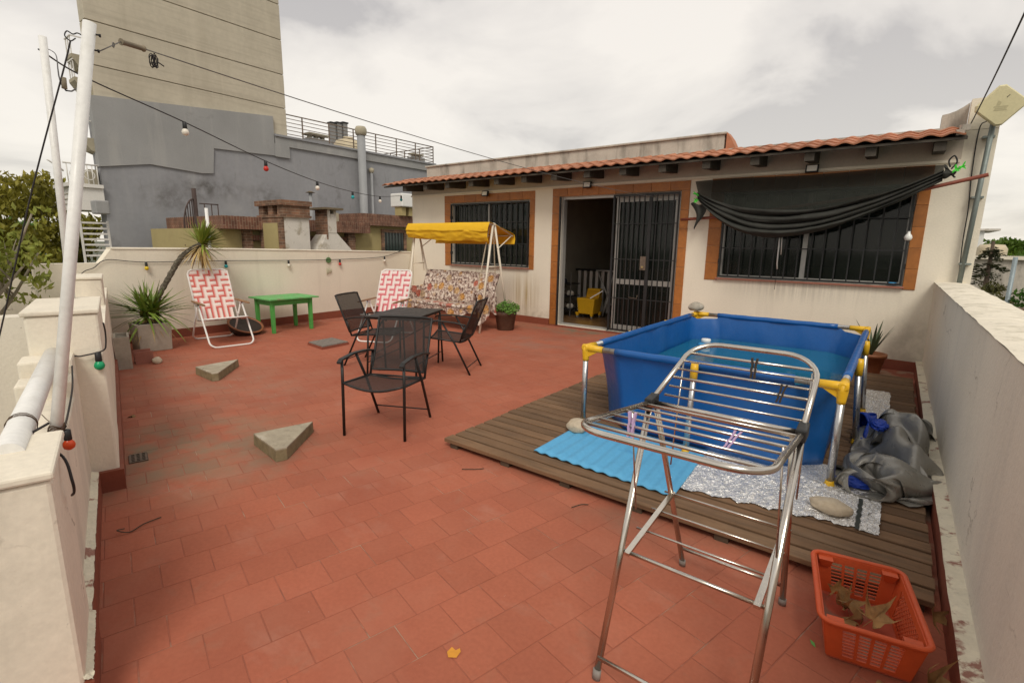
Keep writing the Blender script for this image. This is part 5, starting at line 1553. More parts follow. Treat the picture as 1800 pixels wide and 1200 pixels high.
def top(a): return V(-2.58+2.86*a, 7.93-.06*a, 2.475+.01*math.sin(a*9))
MB().sheet(lambda a, b: top(a).lerp(upc(a), b)+V(0,-.035*math.sin(math.pi*b)*math.sin(math.pi*a),0), 40, 10).build("flat_panel", m_netflat, sn)
def folds(a, b):
    p = upc(a).lerp(lowc(a), b)
    g = math.sin(math.pi*min(1,max(0,a)))**.6
    nf = 3.6
    ph = b*nf*2*math.pi+1.6*math.sin(a*2.3)+2.2*fbm((a*1.3,b*1.6,1),1)
    amp = .040*g+.014+.026*fbm((a*2.2,b*3,9),1)
    return p+V(0, -amp*(1+math.sin(ph))-.01, .018*math.cos(ph)*g+.016*fbm((a*4,b*5,4),1))
MB().sheet(folds, 90, 72).build("folds", m_net, sn)
# loose corner hanging at the left, bunched end at the right
def tail(a, b):
    c = V(-2.44,7.80,2.14); w_ = .12*(1-b)**1.3+.004
    return c+V(-.02+.05*b+(a-.5)*w_*2+.04*math.sin(b*4), -.02*math.sin(a*6), -.36*b+.02*math.sin(a*9))
MB().sheet(lambda a, b: V(tail(a,b).x-.06*b, tail(a,b).y, tail(a,b).z), 10, 12).build("loose_corner", m_net, sn)
def bunch(a, b):
    c = RE+V(.02,-.02,.0); r_ = .055+.03*math.sin(b*5+1)
    return c+V(.10*b-.02+.01*math.sin(a*19), r_*math.cos(2*math.pi*a)*(.7+.3*math.sin(a*25)), r_*math.sin(2*math.pi*a)*(.8+.2*math.sin(a*31))-.03*b)
MB().sheet(bunch, 30, 8).build("bunched_end", m_net, sn)
MB().tube(spline([RE+V(.05,.0,.05),RE+V(.03,.0,.12),RE+V(.07,.0,.17),RE+V(.10,0,.10),RE+V(.06,0,.03)],5), .008, 6).build("rope_loop", m_black, sn)
rn = random.Random(2)
for c in (LE+V(-.015,-.05,-.02), LE+V(-.005,-.05,-.11), RE+V(.10,-.06,.02), RE+V(.15,-.05,.045)):
    w = MB()
    for i in range(9):
        d = V(rn.uniform(-1,1),rn.uniform(-.6,.1),rn.uniform(-1,1)).normalized(); q = d.cross(V(0,1,0)).normalized()*.010
        w.add([c-q, c+q, c+d*rn.uniform(.025,.055)+q*.4, c+d*rn.uniform(.025,.055)-q*.6], [(0,1,2,3)])
    w.build("rag_tie", m_neon, sn)
MB().tube([V(-1.33,7.78,1.66),V(-1.345,7.90,1.30),V(-1.34,7.93,1.22)], .009, 6).build("cord", m_tubew, sn)
MB().tube([V(-1.30,7.78,1.66),V(-1.305,7.88,1.42)], .007, 6).build("cord", m_tubew, sn)
MB().tube([V(-1.34,7.93,1.22),V(-1.35,7.95,.93)], .003, 5).build("cord", m_black, sn)
m_rpole = mat("red_oxide_pole", (.20,.05,.028), .6, var=.2, vs=9)
w = MB(); w.tube([V(-2.74,7.88,1.915),V(-2.15,7.86,1.945),V(.15,7.62,2.20),V(.655,7.56,2.315)], .021, 12)
tag(w.build("pole", m_rpole), "red oxide metal pole pushed through behind the shade net", "pole")
MBb = MB(); MBb.lathe([(.0,-.04),(.03,-.035),(.042,-.008),(.036,.02),(.016,.045),(.014,.07)], 16, (.06,7.80,1.66), cap=False)
tag(MBb.build("bulb", m_flw), "white bulb hanging before the right window", "bulb")
tag(MB().tube([V(.06,7.80,1.72),V(.10,7.80,2.25)], .003, 5).build("lamp_cord", m_black), "thin black cord holding the white bulb", "cable")
w = MB(); w.tube([V(-.07,8.03,1.085),V(.02,8.03,1.085)], .022, 10)
tag(w.build("bottle", m_flb), "small turquoise bottle lying on the right window sill", "bottle")

# ================================================================ antenna on a pipe, right end of the house
m_ant = mat("cream_antenna", (.62,.56,.34), .5, var=.05, vs=5)
m_pipe = mat("grey_green_pipe", (.20,.23,.215), .5, metal=.3, var=.12, vs=6)
an = thing("panel_antenna", "cream diamond shaped panel antenna on a grey pipe", "antenna", (.64,7.86,1.15))
MB().tube([(.605,7.92,1.132),(.645,7.90,2.98)], .026, 12).build("mast", m_pipe, an)
cx_, cz_ = .665, 3.055
pd = []
for k in range(4):
    a = math.pi/2*k+R(4); 
    for da in (-.13,.13): pd.append((.205*math.cos(a+da), .205*math.sin(a+da)))
nrm = V(.12,-.97,-.1).normalized(); rx_ = V(1,.12,0).normalized(); uz_ = rx_.cross(nrm)*-1
uz_ = nrm.cross(rx_)*-1 if nrm.cross(rx_).z < 0 else nrm.cross(rx_)
def AP(a, b, c): return V(cx_,7.80,cz_)+rx_*a+uz_*b+nrm*c
w = MB(); n_ = len(pd)
w.add([AP(a,b,-.03) for a,b in pd]+[AP(a,b,.02) for a,b in pd]+[AP(a*.93,b*.93,.032) for a,b in pd],
      [tuple(range(n_-1,-1,-1)), tuple(range(2*n_,3*n_))]+[(i,(i+1)%n_,n_+(i+1)%n_,n_+i) for i in range(n_)]+[(n_+i,n_+(i+1)%n_,2*n_+(i+1)%n_,2*n_+i) for i in range(n_)])
w.build("panel", m_ant, an, fix=True)
m_antp = mat("faded_print", (.47,.42,.25), .6, var=0, fine=0)
for i, (yy, ww) in enumerate(((-.012,.062),(-.03,.05),(-.047,.055))):
    w = MB(); w.add([AP(-ww,yy-.006,.0335),AP(ww,yy-.006,.0335),AP(ww*.9,yy+.005,.0335),AP(-ww*.9,yy+.005,.0335)], [(0,1,2,3)]); w.build("faded_mark", m_antp, an)
w = MB(); w.add([AP(-.04,.0,.0336),AP(-.01,.0,.0336),AP(.0,.03,.0336),AP(-.03,.05,.0336)], [(0,1,2,3)]); w.build("faded_mark", m_antp, an)
w = MB(); w.add([AP(.03,.075,.0336),AP(.037,.072,.0336),AP(.058,.098,.0336),AP(.052,.10,.0336)], [(0,1,2,3)]); w.build("faded_mark", mat("ink", (.06,.05,.04), .6, var=0, fine=0), an)
MB().box((.60,7.825,2.90),(.69,7.87,2.975)).build("bracket", m_black, an)
MB().tube(spline([(.585,7.85,2.92),(.54,7.97,2.86),(.545,7.985,2.4),(.57,7.985,2.0),(.575,7.985,1.6),(.60,7.97,1.16)],8), .006, 6).build("antenna_cable", m_black, an)
for z in (1.35,2.1,2.75): MB().box((.575,7.895,z),(.68,7.999,z+.02)).build("pipe_clamp", m_pipe, an)
tag(MB().tube(sag((.46,7.96,2.93),(.43,4.2,3.0),.03,10), .006, 6).build("cable", m_black), "dark wire rising from the gable to the upper right", "cable")

# ================================================================ cables and string lights
m_wire = mat("dark_cable", (.022,.018,.018), .6, var=.1)
m_steelw = mat("steel_rope", (.12,.11,.10), .5, metal=.5, var=.1)
m_insul = mat("old_insulator", (.20,.165,.115), .75, var=.25, vs=20)
i0, i1, i2 = onA(2.12)+ND*.032+UD*.005, V(-2.525,.775,2.253), V(-2.565,.865,2.262)
ck = thing("clothes_line", "steel line with porcelain insulator from the leaning pole to the house", "line", i0)
MB().tube([i0, i1], .0018, 6).build("wire", m_steelw, ck)
MB().tube([i0.lerp(i1,.62)+V(0,0,.008*math.sin(t))+(i1-i0).normalized()*(.014*math.cos(t)) for t in [6.28*k/12 for k in range(12)]], .0018, 6, closed=True).build("shackle", m_steelw, ck)
dI = (i2-i1).normalized()
MB().tube([i1,i1+dI*.004,i1+dI*.006,i2-dI*.006,i2-dI*.004,i2], [.0125,.0125,.0098,.0098,.0125,.0125], 14).build("insulator", m_insul, ck)
MB().tube(sag(i2, (-2.80,7.975,2.215), .10, 30), .0024, 6).build("wire", m_steelw, ck)
w = MB(); rk_ = random.Random(6); bc = i2+V(-.008,.035,-.035)
for k in range(9):
    a_, b2 = rk_.uniform(.003,.011), rk_.uniform(.018,.030)
    tw = rk_.uniform(0,3); dx_ = V(math.cos(tw)*.6, math.sin(tw), 0)
    ofs_ = V(rk_.uniform(-.006,.006),rk_.uniform(-.008,.008),rk_.uniform(-.008,.004))
    w.tube([bc+ofs_+dx_*(a_*math.cos(t))+V(rk_.uniform(-.003,.003),rk_.uniform(-.002,.002),b2*math.sin(t)) for t in [6.28*q/14 for q in range(14)]], .0017, 5, closed=True)
w.tube([bc+V(0,.01,.0),bc+V(.0,.035,-.012)], .0026, 5)
w.build("wire_coil", m_wire, ck)

cols = {"white": mat("bulb_white", (.78,.72,.62), .3, var=.03), "red": mat("bulb_red", (.55,.03,.02), .3, var=.03), "cyan": mat("bulb_cyan", (.02,.33,.36), .3, var=.03),
        "green": mat("bulb_green", (.01,.32,.13), .3, var=.03), "yellow": mat("bulb_yellow", (.66,.46,.02), .3, var=.03), "orange": mat("bulb_orange", (.62,.07,.015), .3, var=.03)}
def bulb(c, col, parent, s=1.0):
    s = s*.86
    c = Vector(c)
    o = MB().lathe([(.018*s,-.068*s),(.031*s,-.085*s),(.036*s,-.105*s),(.030*s,-.126*s),(.014*s,-.138*s),(.0,-.140*s)], 14, c, cap=False).build("bulb", cols[col], parent)
    MB().lathe([(.012*s,.006*s),(.021*s,.0),(.023*s,-.066*s),(.018*s,-.072*s)], 12, c).build("socket", m_black, o)
s1 = thing("string_lights", "string of coloured bulbs hanging from the upright pole to the eave", "string lights", pB1-V(0,0,.1))
pts = [V(-4.48,.93,2.66),V(-5.0,1.29,2.67),V(-5.53,2.13,2.585),V(-6.25,3.26,2.445),V(-6.97,4.39,2.365),V(-7.70,5.52,2.355),V(-8.45,6.70,2.405),V(-9.21,7.9,2.55)]
MB().tube(spline([p+V(0,0,.0) for p in pts],8), .0052, 6).build("cable", m_wire, s1)
for p, c in zip(pts[2:], ("white","red","white","cyan","white","cyan")): bulb(p, c, s1)
s2 = thing("string_lights", "string of coloured bulbs strung along the cream boundary wall", "string lights", (-8.78,5,1.2))
wy = [(1.86,.98),(1.95,1.06),(2.05,1.10),(2.21,1.205),(2.66,1.165),(3.78,1.165),(4.88,1.155),(5.97,1.155),(7.11,1.20),(7.78,1.375)]
wp = [V(lx(y)+.022,y,z) for y,z in wy]
MB().tube(spline(wp,6), .0055, 6).build("cable", m_wire, s2)
for k, c in ((4,"yellow"),(5,"cyan"),(6,"white"),(7,"red"),(8,"white")): bulb(wp[k]+V(.022,0,-.006), c, s2, .92)
s3 = thing("string_lights", "cable with green and orange bulbs around the leaning pole", "string lights", U(-2.35,-.2,.8))
def nb(p): return Vector(p)
pA = [U(-3.62,-.080,1.03),U(-3.68,-.078,.97),U(-3.69,-.083,.90),U(-3.69,-.095,.865),U(-3.69,-.14,.850),U(-3.68,-.20,.842),U(-3.66,-.235,.838),U(-3.2,-.222,.78),U(-2.8,-.226,.74),U(-2.45,-.215,.79),onA(.835)+ND*.024]
MB().tube(spline(pA,7), .0042, 6).build("cable", m_wire, s3)
bulb(U(-3.69,-.125,.852), "green", s3, .85)
bulb(onA(.82)+ND*.028, "orange", s3, .62)
pA = [onA(.86)-ND*.02+UD*.012,U(-2.28,-.30,.83),U(-2.25,-.30,.80),U(-2.22,-.26,.822),U(-2.10,-.195,.80),U(-2.03,-.176,.74),U(-2.06,-.178,.69),U(-2.12,-.190,.655)]
MB().tube(spline(pA,7), .0042, 6).build("cable", m_wire, s3)
c_ = onA(2.16)-ND*.048+V(0,0,-.023)
pA = [c_, c_.lerp(U(-2.475,-.335,1.18),.1), c_.lerp(U(-2.475,-.335,1.18),.5)-ND*.006, U(-2.475,-.335,1.18), U(-2.53,-.47,.75)]
tag(MB().tube(spline(pA,8), .0026, 6).build("stay_cable", m_wire), "dark stay cable dropping from the leaning pole's hook to the lower left", "cable")
MB_ = MB(); MB_.tube([pA[1]-V(0,0,.02), pA[1]-V(0,0,.055)-ND*.003], [.006,.008], 8)
tag(MB_.build("insulator", m_insul), "small brown insulator on the dark stay cable", "insulator")
tag(MB().tube(spline([pB1-V(0,0,.06)-UD*.0,pB1-V(0,0,.06)+ND*.05-V(0,0,.03),pA[1]-V(0,0,.06),pts[1]],6), .0026, 5).build("wire", m_wire), "thin wire from the upright pole's top to the string lights", "cable")

# wind chime on the wall
wc = thing("wind_chime", "small green disc wind chime with pale tubes on the wall", "wind chime", (-8.80,5.73,1.1))
xw = lx(5.73)
m_grnd = mat("green_disc", (.10,.19,.07), .6, var=.3, vs=60)
MB().tube([(xw+.012,5.73,1.145),(xw+.024,5.73,1.145)], .055, 20).build("disc", m_grnd, wc)
m_chime = mat("pale_chime", (.42,.41,.26), .5, var=.2, vs=20)
for k in range(4):
    y = 5.685+k*.03
    MB().tube([(xw+.02,y,.99-.01*(k%2)),(xw+.02,y,.86+.012*k)], .006, 6).build("chime_tube", m_chime, wc)
    MB().tube([(xw+.02,y,1.10),(xw+.02,y,.99)], .001, 4).build("thread", m_chime, wc)
MB().tube([(xw+.02,5.73,1.2),(xw+.02,5.73,1.26)], .002, 4).build("thread", m_chime, wc)

# ================================================================ things just inside the doorway
m_buck = mat("bucket_yellow", (.62,.34,.012), .5, var=.06, vs=7)
bk = thing("mop_bucket", "yellow wheeled mop bucket with wringer inside the doorway", "mop bucket", (-4.93,9.15,.045))
w = MB(); w.hexa([(-5.11,9.0,.13),(-4.78,9.0,.13),(-4.80,9.35,.13),(-5.09,9.35,.13)],[(-5.15,8.98,.45),(-4.74,8.98,.45),(-4.76,9.38,.45),(-5.13,9.38,.45)]); w.build("tub", m_buck, bk, bevel=.015)
w = MB(); w.hexa([(-5.06,9.2,.45),(-4.76,9.2,.45),(-4.78,9.38,.45),(-5.04,9.38,.45)],[(-5.03,9.22,.64),(-4.74,9.22,.64),(-4.76,9.36,.64),(-5.01,9.36,.64)]); w.build("wringer", m_buck, bk, bevel=.012)
for z in (.50,.55,.60): MB().box((-5.02,9.19,z),(-4.78,9.206,z+.012)).build("wringer_rib", m_buck, bk)
for x in (-5.12,-4.79):
    for y in (8.99,9.33): MB().hexa([(x-.02,y-.02,.095),(x+.02,y-.02,.095),(x+.02,y+.02,.095),(x-.02,y+.02,.095)],[(x-.035,y-.03,.16),(x+.035,y-.03,.16),(x+.035,y+.03,.16),(x-.035,y+.03,.16)]).build("leg", m_buck, bk)
for x in (-5.12,-4.79):
    for y in (8.99,9.33): MB().tube([(x-.011,y,.072),(x+.011,y,.072)], .026, 12).build("wheel", m_plast, bk)
MB().bar((-4.86,9.02,.46),(-4.62,9.10,.62),.03,.02).build("handle", m_flw, bk)
m_slat = mat("white_slat", (.60,.57,.52), .6, var=.05)
cg = thing("slatted_gate", "white vertical slats with dark rail behind the mop bucket", "gate", (-5.1,9.7,.05))
for k in range(6): MB().box((-5.52+k*.14,9.66,.10),(-5.52+k*.14+.065,9.68,.97)).build("slat", m_slat, cg)
for z in (.10,.96): MB().box((-5.6,9.681,z),(-4.66,9.71,z+.05)).build("rail", m_black, cg)
fr = thing("folded_rack", "folded grey metal frame leaning right of the mop bucket", "rack", (-4.6,9.4,.05))
for a, b in (((-4.96,9.42,1.0),(-4.50,9.42,1.0)),((-4.93,9.42,1.0),(-4.58,9.42,.30)),((-4.55,9.45,1.0),(-4.80,9.45,.10)),((-4.62,9.4,.55),(-4.76,9.4,.06))): MB().tube([a,b], .016, 8).build("tube", m_alu, fr)
jk = thing("shoe_rack", "dark rack with shoes and bags left inside the doorway", "rack", (-5.50,9.2,.05))
m_bag = mat("dark_cloth", (.035,.035,.045), .8, var=.3, vs=9)
for z in (.18,.45,.7): MB().box((-5.66,9.0,z),(-5.32,9.4,z+.02)).build("shelf", m_black, jk)
for x in (-5.655,-5.335): MB().box((x,9.02,.05),(x+.018,9.04,.95)).build("post", m_steel, jk)
rj = random.Random(3)
for k in range(7):
    me = crumple((0,0,0), (.07,.08,.06), 11+k, .25, 3); me.materials.append([m_bag,m_soil,m_conc][k % 3]); me.name = "bag"
    inst(me, "bag", jk, V(-5.60+.09*(k%3)+.02, 9.15, (.245,.515,.76)[k//3])-V(-5.50,9.2,.05))

# ================================================================ background, left: concrete tower and grey building
m_tower = mat("board_marked_concrete", (.49,.44,.345), .92, var=.07, vs=.5, fine=.05, fs=9, bump=.3, bs=12, layers=[((.38,.335,.255), (1.2,1.2,.12), .48, .72, .5), ((.36,.32,.25), (.25,.25,11), .50, .66, .5), ((.58,.52,.41), (2.2,2.2,.15), .52, .72, .5), ((.16,.13,.10), (3,3,.8), .68, .8, .4)])
m_grey = mat("grey_painted_render", (.265,.268,.28), .9, var=.08, vs=.7, fine=.04, fs=9, bump=.3, bs=12, layers=[((.36,.355,.345), (2.5,2.5,.3), .52, .75, .45), ((.11,.105,.10), 1.1, .58, .72, .6), ((.16,.155,.15), (5,5,1.2), .62, .75, .5)], spots=[((.10,.095,.09), (-15,6.2,2.85), 1.0, .9, 3.0, (1,.7,2)), ((.12,.115,.11), (-15,5.3,2.5), .8, .8, 4.0, (1,.8,1.4)), ((.14,.135,.13), (-15,7.7,2.7), .8, .7, 4.0), ((.40,.395,.38), (-15,7.0,1.9), 1.2, .5, 2.0)])
m_grey2 = mat("grey_render_band", (.29,.29,.285), .9, var=.10, vs=.8, layers=[((.40,.39,.365), (3,3,.35), .5, .72, .6), ((.16,.155,.15), 1.6, .6, .75, .5)], bump=.3, bs=14)
m_groove = mat("shadow_joint", (.22,.185,.135), .95, var=.1)
tw = thing("tower_block", "tall bare concrete tower block rising above the grey building", "building", (-20,6,0))
TY0, TY1 = 3.98, 8.57
MB().box((-15.38,TY0+.04,-3.29),(-15.08,TY1-.04,14.0)).build("core", m_groove, tw)
z = -3.29; k = 0
zl = [-3.29,1.6,2.55,3.48,4.41,5.34,6.27,7.20,8.13,9.06,10.0,12,14]
for a, b in zip(zl[:-1], zl[1:]):
    MB().box((-15.42,TY0,a+.009),(-15.04,TY1,b-.009)).build("concrete_lift", m_tower, tw, bevel=.008)
# chevron balconies on the street side
m_cream2 = mat("balcony_concrete", (.38,.34,.25), .9, var=.1, vs=2, layers=[((.22,.20,.15), (2,2,.6), .5, .75, .5)])
m_wmet = mat("white_metalwork", (.66,.64,.60), .5, var=.05)
for i, zb in enumerate((3.75,5.02,5.50)):
    w = MB(); w.prism([(TY0-.001,zb),(TY0-.001,zb-.34),(TY0-.17,zb-.27),(TY0-.30,zb-.07),(TY0-.30,zb)], -15.55, -15.12, lambda a,b,c: (c,a,b)); w.build("balcony", m_cream2, tw, fix=True)
    w = MB()
    for q in range(3): w.box((-15.2-q*.16,TY0-.285,zb+.001),(-15.18-q*.16,TY0-.265,zb+.36))
    w.box((-15.56,TY0-.29,zb+.36),(-15.13,TY0-.26,zb+.385)); w.box((-15.15,TY0-.26,zb+.36),(-15.13,TY0-.01,zb+.385)); w.build("railing", m_wmet, tw)

gb_ = thing("grey_building", "grey painted party wall building with stained render and roof railing", "building", (-16,9,0))
w = MB(); w.prism([(-15.42,3.9),(-14.995,3.9),(-14.995,14.5),(-20,14.5),(-20,8.58),(-15.42,8.58)], -3.29, 4.25)
w.build("wall", m_grey, gb_)
w = MB(); w.prism([(3.88,3.12),(4.9,3.30),(6.05,3.22),(6.35,3.25),(6.42,3.9),(8.10,3.95),(8.12,5.04),(3.88,4.66)], -15.2, -14.955, lambda a,b,c: (c,a,b))
w.build("render_band", m_grey2, gb_, fix=True)
w = MB(); w.box((-15.25,8.13,4.251),(-14.94,14.55,4.50)); w.build("roof_upstand", m_grey2, gb_)
MB().box((-15.3,8.12,4.501),(-14.90,14.6,4.56)).build("coping", m_grey, gb_)
MB().box((-15.0,8.1,3.93),(-14.93,8.55,4.3)).build("corner_patch", m_grey2, gb_)
m_rail = mat("rusty_railing", (.16,.12,.09), .7, var=.2)
rl = MB()
for q in range(8):
    y = 8.2+q*.92
    MB().box((-15.13,y-.015,4.56),(-15.10,y+.015,5.22)).build("rail_post", m_rail, gb_)
for q in range(6):
    z = 4.66+q*.11
    MB().tube([(-15.115,8.15,z),(-15.115,14.66,z)], .011 if q < 5 else .018, 6).build("rail_bar", m_rail, gb_)
    MB().tube([(-15.115,14.64,z),(-18.5,14.64,z)], .011 if q < 5 else .018, 6).build("rail_bar", m_rail, gb_)
for q in range(4): MB().box((-15.9-q*.9,14.625,4.30),(-15.87-q*.9,14.655,5.22)).build("rail_post", m_rail, gb_)
m_pvc = mat("grey_vent_pipe", (.27,.275,.28), .6, var=.08, vs=2)
pv = thing("vent_pipe", "tall grey vent pipe with round cowl on the grey wall", "pipe", (-14.75,11.0,1.0))
MB().tube([(-14.78,11.05,-3.2),(-14.78,11.02,5.0)], .135, 16).build("pipe", m_pvc, pv)
MB().lathe([(.135,4.98),(.17,5.0),(.19,5.08),(.19,5.18),(.15,5.26),(0,5.28)], 18, (-14.78,11.02,0), cap=False).build("cowl", m_cream2, pv)
cd = thing("conduit", "thin grey conduit beside the tall vent pipe", "pipe", (-14.85,11.55,1))
MB().tube([(-14.88,11.5,-3.2),(-14.88,11.47,3.85)], .045, 10).build("pipe", m_pvc, cd)
MB().lathe([(.05,3.85),(.09,3.9),(.09,3.99),(0,4.03)], 12, (-14.88,11.47,0), cap=False).build("cap", m_cream2, cd)
m_tank = mat("cream_tank", (.52,.44,.30), .6, var=.06)
MBt = thing("water_tank", "cream cylindrical water tank on the grey building's roof", "tank", (-17.2,12.3,4.25))
MB().lathe([(.55,4.25),(.58,4.4),(.58,5.05),(.45,5.25),(.2,5.32),(0,5.33)], 24, (-17.2,12.25,0), cap=False).build("body", m_tank, MBt)
MB().lathe([(.2,5.33),(.2,5.39),(0,5.41)], 16, (-17.2,12.25,0), cap=False).build("lid", m_tank, MBt)
m_stack = mat("metal_stack", (.28,.28,.275), .5, metal=.3, var=.1)
for k in range(3):
    t_ = thing("flue_stack", ["leftmost of three metal flues behind the cream tank","middle of three metal flues behind the cream tank","rightmost of three metal flues behind the cream tank"][k], "flue", (-17.9,12.0+k*.26,4.25), 0, "metal flues on the grey building")
    MB().box((-18.0,11.93+k*.27,4.25),(-17.8,12.12+k*.27,5.92+.05*k)).build("duct", m_stack, t_)
    MB().box((-18.03,11.90+k*.27,5.92+.05*k),(-17.77,12.15+k*.27,5.97+.05*k)).build("cap", m_black, t_)
def vent(c, s, lab):
    t_ = thing("roof_vent", lab, "vent", c, 0, "roof vents on the grey building")
    x,y,z = c
    MB().box((x-.35*s,y-.5*s,4.26),(x+.35*s,y+.5*s,z)).build("base", m_grey2, t_)
    for q in (-.3,0,.3): MB().box((x-.1*s,y+q*s-.06*s,z),(x+.1*s,y+q*s+.06*s,z+.16*s)).build("pier", m_cream2, t_)
    MB().box((x-.3*s,y-.48*s,z+.161*s),(x+.3*s,y+.48*s,z+.22*s)).build("cap", m_cream2, t_)
vent((-16.6,10.5,4.95), .8, "low roof vent with flat cap by the concrete tower")
vent((-16.6,15.1,5.0), .6, "yellowish roof vent near the far end of the railing")
vent((-17.5,11.5,4.8), .55, "small dark roof vent left of the cream tank")

# brick trimmed house beyond the boundary wall
m_brick = bpy.data.materials.new("dark_red_brick"); m_brick.use_nodes = True
def brick_nodes(m, c1, c2, cm, sc, swap):
    N, L = m.node_tree.nodes, m.node_tree.links
    b = N["Principled BSDF"]; b.inputs["Roughness"].default_value = .9
    g_ = N.new("ShaderNodeNewGeometry"); sp = N.new("ShaderNodeSeparateXYZ"); cm_ = N.new("ShaderNodeCombineXYZ"); ad = N.new("ShaderNodeMath")
    L.new(g_.outputs["Position"], sp.inputs[0]); L.new(sp.outputs[0], ad.inputs[0]); L.new(sp.outputs[1], ad.inputs[1])
    L.new(ad.outputs[0], cm_.inputs[1 if swap else 0]); L.new(sp.outputs[2], cm_.inputs[0 if swap else 1])
    t = N.new("ShaderNodeTexBrick"); t.inputs["Scale"].default_value = sc
    for i, c in ((1,c1),(2,c2),(3,cm)): t.inputs[i].default_value = c+(1,)
    t.inputs["Mortar Size"].default_value = .012; t.inputs["Brick Width"].default_value = .42; t.inputs["Row Height"].default_value = .13
    L.new(cm_.outputs[0], t.inputs[0])
    nz_ = N.new("ShaderNodeTexNoise"); nz_.inputs["Scale"].default_value = 5; L.new(g_.outputs["Position"], nz_.inputs["Vector"])
    mr_ = N.new("ShaderNodeMapRange"); mr_.inputs[1].default_value=.3; mr_.inputs[2].default_value=.7; mr_.inputs[3].default_value=.65; mr_.inputs[4].default_value=1.25; L.new(nz_.outputs[0], mr_.inputs[0])
    vm = N.new("ShaderNodeVectorMath"); vm.operation='SCALE'; L.new(t.outputs[0], vm.inputs[0]); L.new(mr_.outputs[0], vm.inputs["Scale"]); L.new(vm.outputs[0], b.inputs["Base Color"])
    bp = N.new("ShaderNodeBump"); bp.inputs["Strength"].default_value=.5; bp.inputs["Distance"].default_value=.01; L.new(t.outputs["Fac"], bp.inputs["Height"]); bp.invert=True; L.new(bp.outputs[0], b.inputs["Normal"])
brick_nodes(m_brick, (.20,.090,.056), (.14,.060,.040), (.28,.19,.13), 2.2, True)
m_brickh = bpy.data.materials.new("brown_coursed_brick"); m_brickh.use_nodes = True
brick_nodes(m_brickh, (.25,.125,.072), (.12,.066,.042), (.26,.19,.13), 2.2, False)
m_ochre = mat("ochre_render", (.38,.31,.145), .9, var=.08, vs=2, layers=[((.28,.22,.11), 2, .55, .75, .5)])
m_whitest = mat("stained_white_render", (.62,.58,.52), .9, var=.06, vs=3, layers=[((.30,.25,.17), 3.2, .54, .64, .7), ((.22,.18,.13), 12, .62, .72, .5)])
m_capst = mat("mossy_cap", (.15,.115,.07), .95, var=.2, vs=8)
nh_ = thing("brick_house", "low ochre house with dark brick bands beyond the boundary wall", "house", (-12,7,-3.29))
MB().box((-14.5,4.6,-3.29),(-11.75,9.0,1.735)).build("wall", m_ochre, nh_)
MB().box((-14.5,4.95,1.736),(-11.45,8.72,2.01)).build("brick_band", m_brick, nh_)
MB().box((-11.74,5.45,-3.29),(-11.60,5.63,1.73)).build("brick_pier", m_brickh, nh_)
MB().box((-11.74,5.63,1.50),(-11.66,8.4,1.62)).build("brick_band", m_brick, nh_)
MB().box((-11.74,8.10,-3.2),(-11.55,8.30,1.73)).build("brick_pier", m_brickh, nh_)
MB().box((-14.5,9.3,-3.29),(-12.6,12.5,1.985)).build("wall", m_ochre, nh_)
MB().box((-14.5,9.2,1.986),(-12.42,12.5,2.32)).build("brick_band", m_brick, nh_)
wv = MB(); wv.box((-12.6,9.98,1.80),(-12.55,10.95,1.90)); wv.box((-12.6,9.98,.9),(-12.55,10.08,1.80)); wv.box((-12.6,10.85,.9),(-12.55,10.95,1.80))
wv = wv.build("window", m_brickh, nh_)
MB().box((-12.6,10.08,.9),(-12.585,10.85,1.80)).build("pane", m_glass, wv)
for k in range(6): MB().box((-12.57,10.15+k*.12,.9),(-12.56,10.165+k*.12,1.80)).build("bar", m_black, wv)
m_cable2 = m_wire
lamp = MB().tube([(-11.70,5.70,1.60),(-11.70,5.70,1.48)], .025, 8); tag(lamp.build("wall_lamp", m_black), "tiny dark wall lamp on the ochre wall left of the chimney", "lamp")
# big chimney
c1 = thing("chimney", "large square brick chimney with stained white side and vent openings", "chimney", (-11.1,6.1,0))
MB().box((-11.6,5.84,-3.2),(-10.6,6.42,2.0)).build("stack", m_whitest, c1)
MB().box((-11.6,5.80,-3.2),(-10.605,5.838,2.0)).build("brick_face", m_brickh, c1)
MB().box((-11.42,5.785,-3.2),(-10.80,5.799,1.88)).build("panel", m_ochre, c1)
MB().box((-11.66,5.78,2.001),(-10.55,6.46,2.05)).build("brick_course", m_brickh, c1)
for lo, hi in (((-11.62,5.82,2.051),(-11.42,6.44,2.25)),((-11.22,5.82,2.051),(-11.02,6.44,2.25)),((-10.82,5.82,2.051),(-10.58,6.44,2.25)),((-11.42,6.2,2.051),(-11.22,6.44,2.25)),((-11.02,6.2,2.051),(-10.82,6.44,2.25))):
    MB().box(lo, hi).build("brick_pier", m_brickh, c1)
MB().box((-11.68,5.76,2.251),(-10.54,6.48,2.36)).build("cap", m_brickh, c1)
# barbecue hood
c2 = thing("barbecue_hood", "white plastered barbecue hood with slim flue and flat cap", "chimney", (-10.9,7,0))
w = MB(); w.hexa([(-11.3,6.42,1.0),(-10.55,6.43,1.0),(-10.55,7.78,1.0),(-11.3,7.78,1.0)],[(-11.05,6.88,1.70),(-10.62,6.88,1.70),(-10.62,7.13,1.70),(-11.05,7.13,1.70)]); w.build("hood", m_whitest, c2)
w = MB(); w.box((-11.04,6.89,1.70),(-10.61,7.125,2.13)); w.box((-11.04,6.89,2.13),(-10.9,7.125,2.22)); w.box((-10.75,6.89,2.13),(-10.61,6.96,2.22)); w.box((-10.75,7.06,2.13),(-10.61,7.125,2.22)); w.build("flue", m_whitest, c2)
MB().box((-11.05,6.855,1.55),(-10.60,6.889,2.22)).build("brick_face", m_brickh, c2)
MB().box((-11.15,6.74,2.221),(-10.48,7.24,2.265)).build("cap", m_capst, c2)
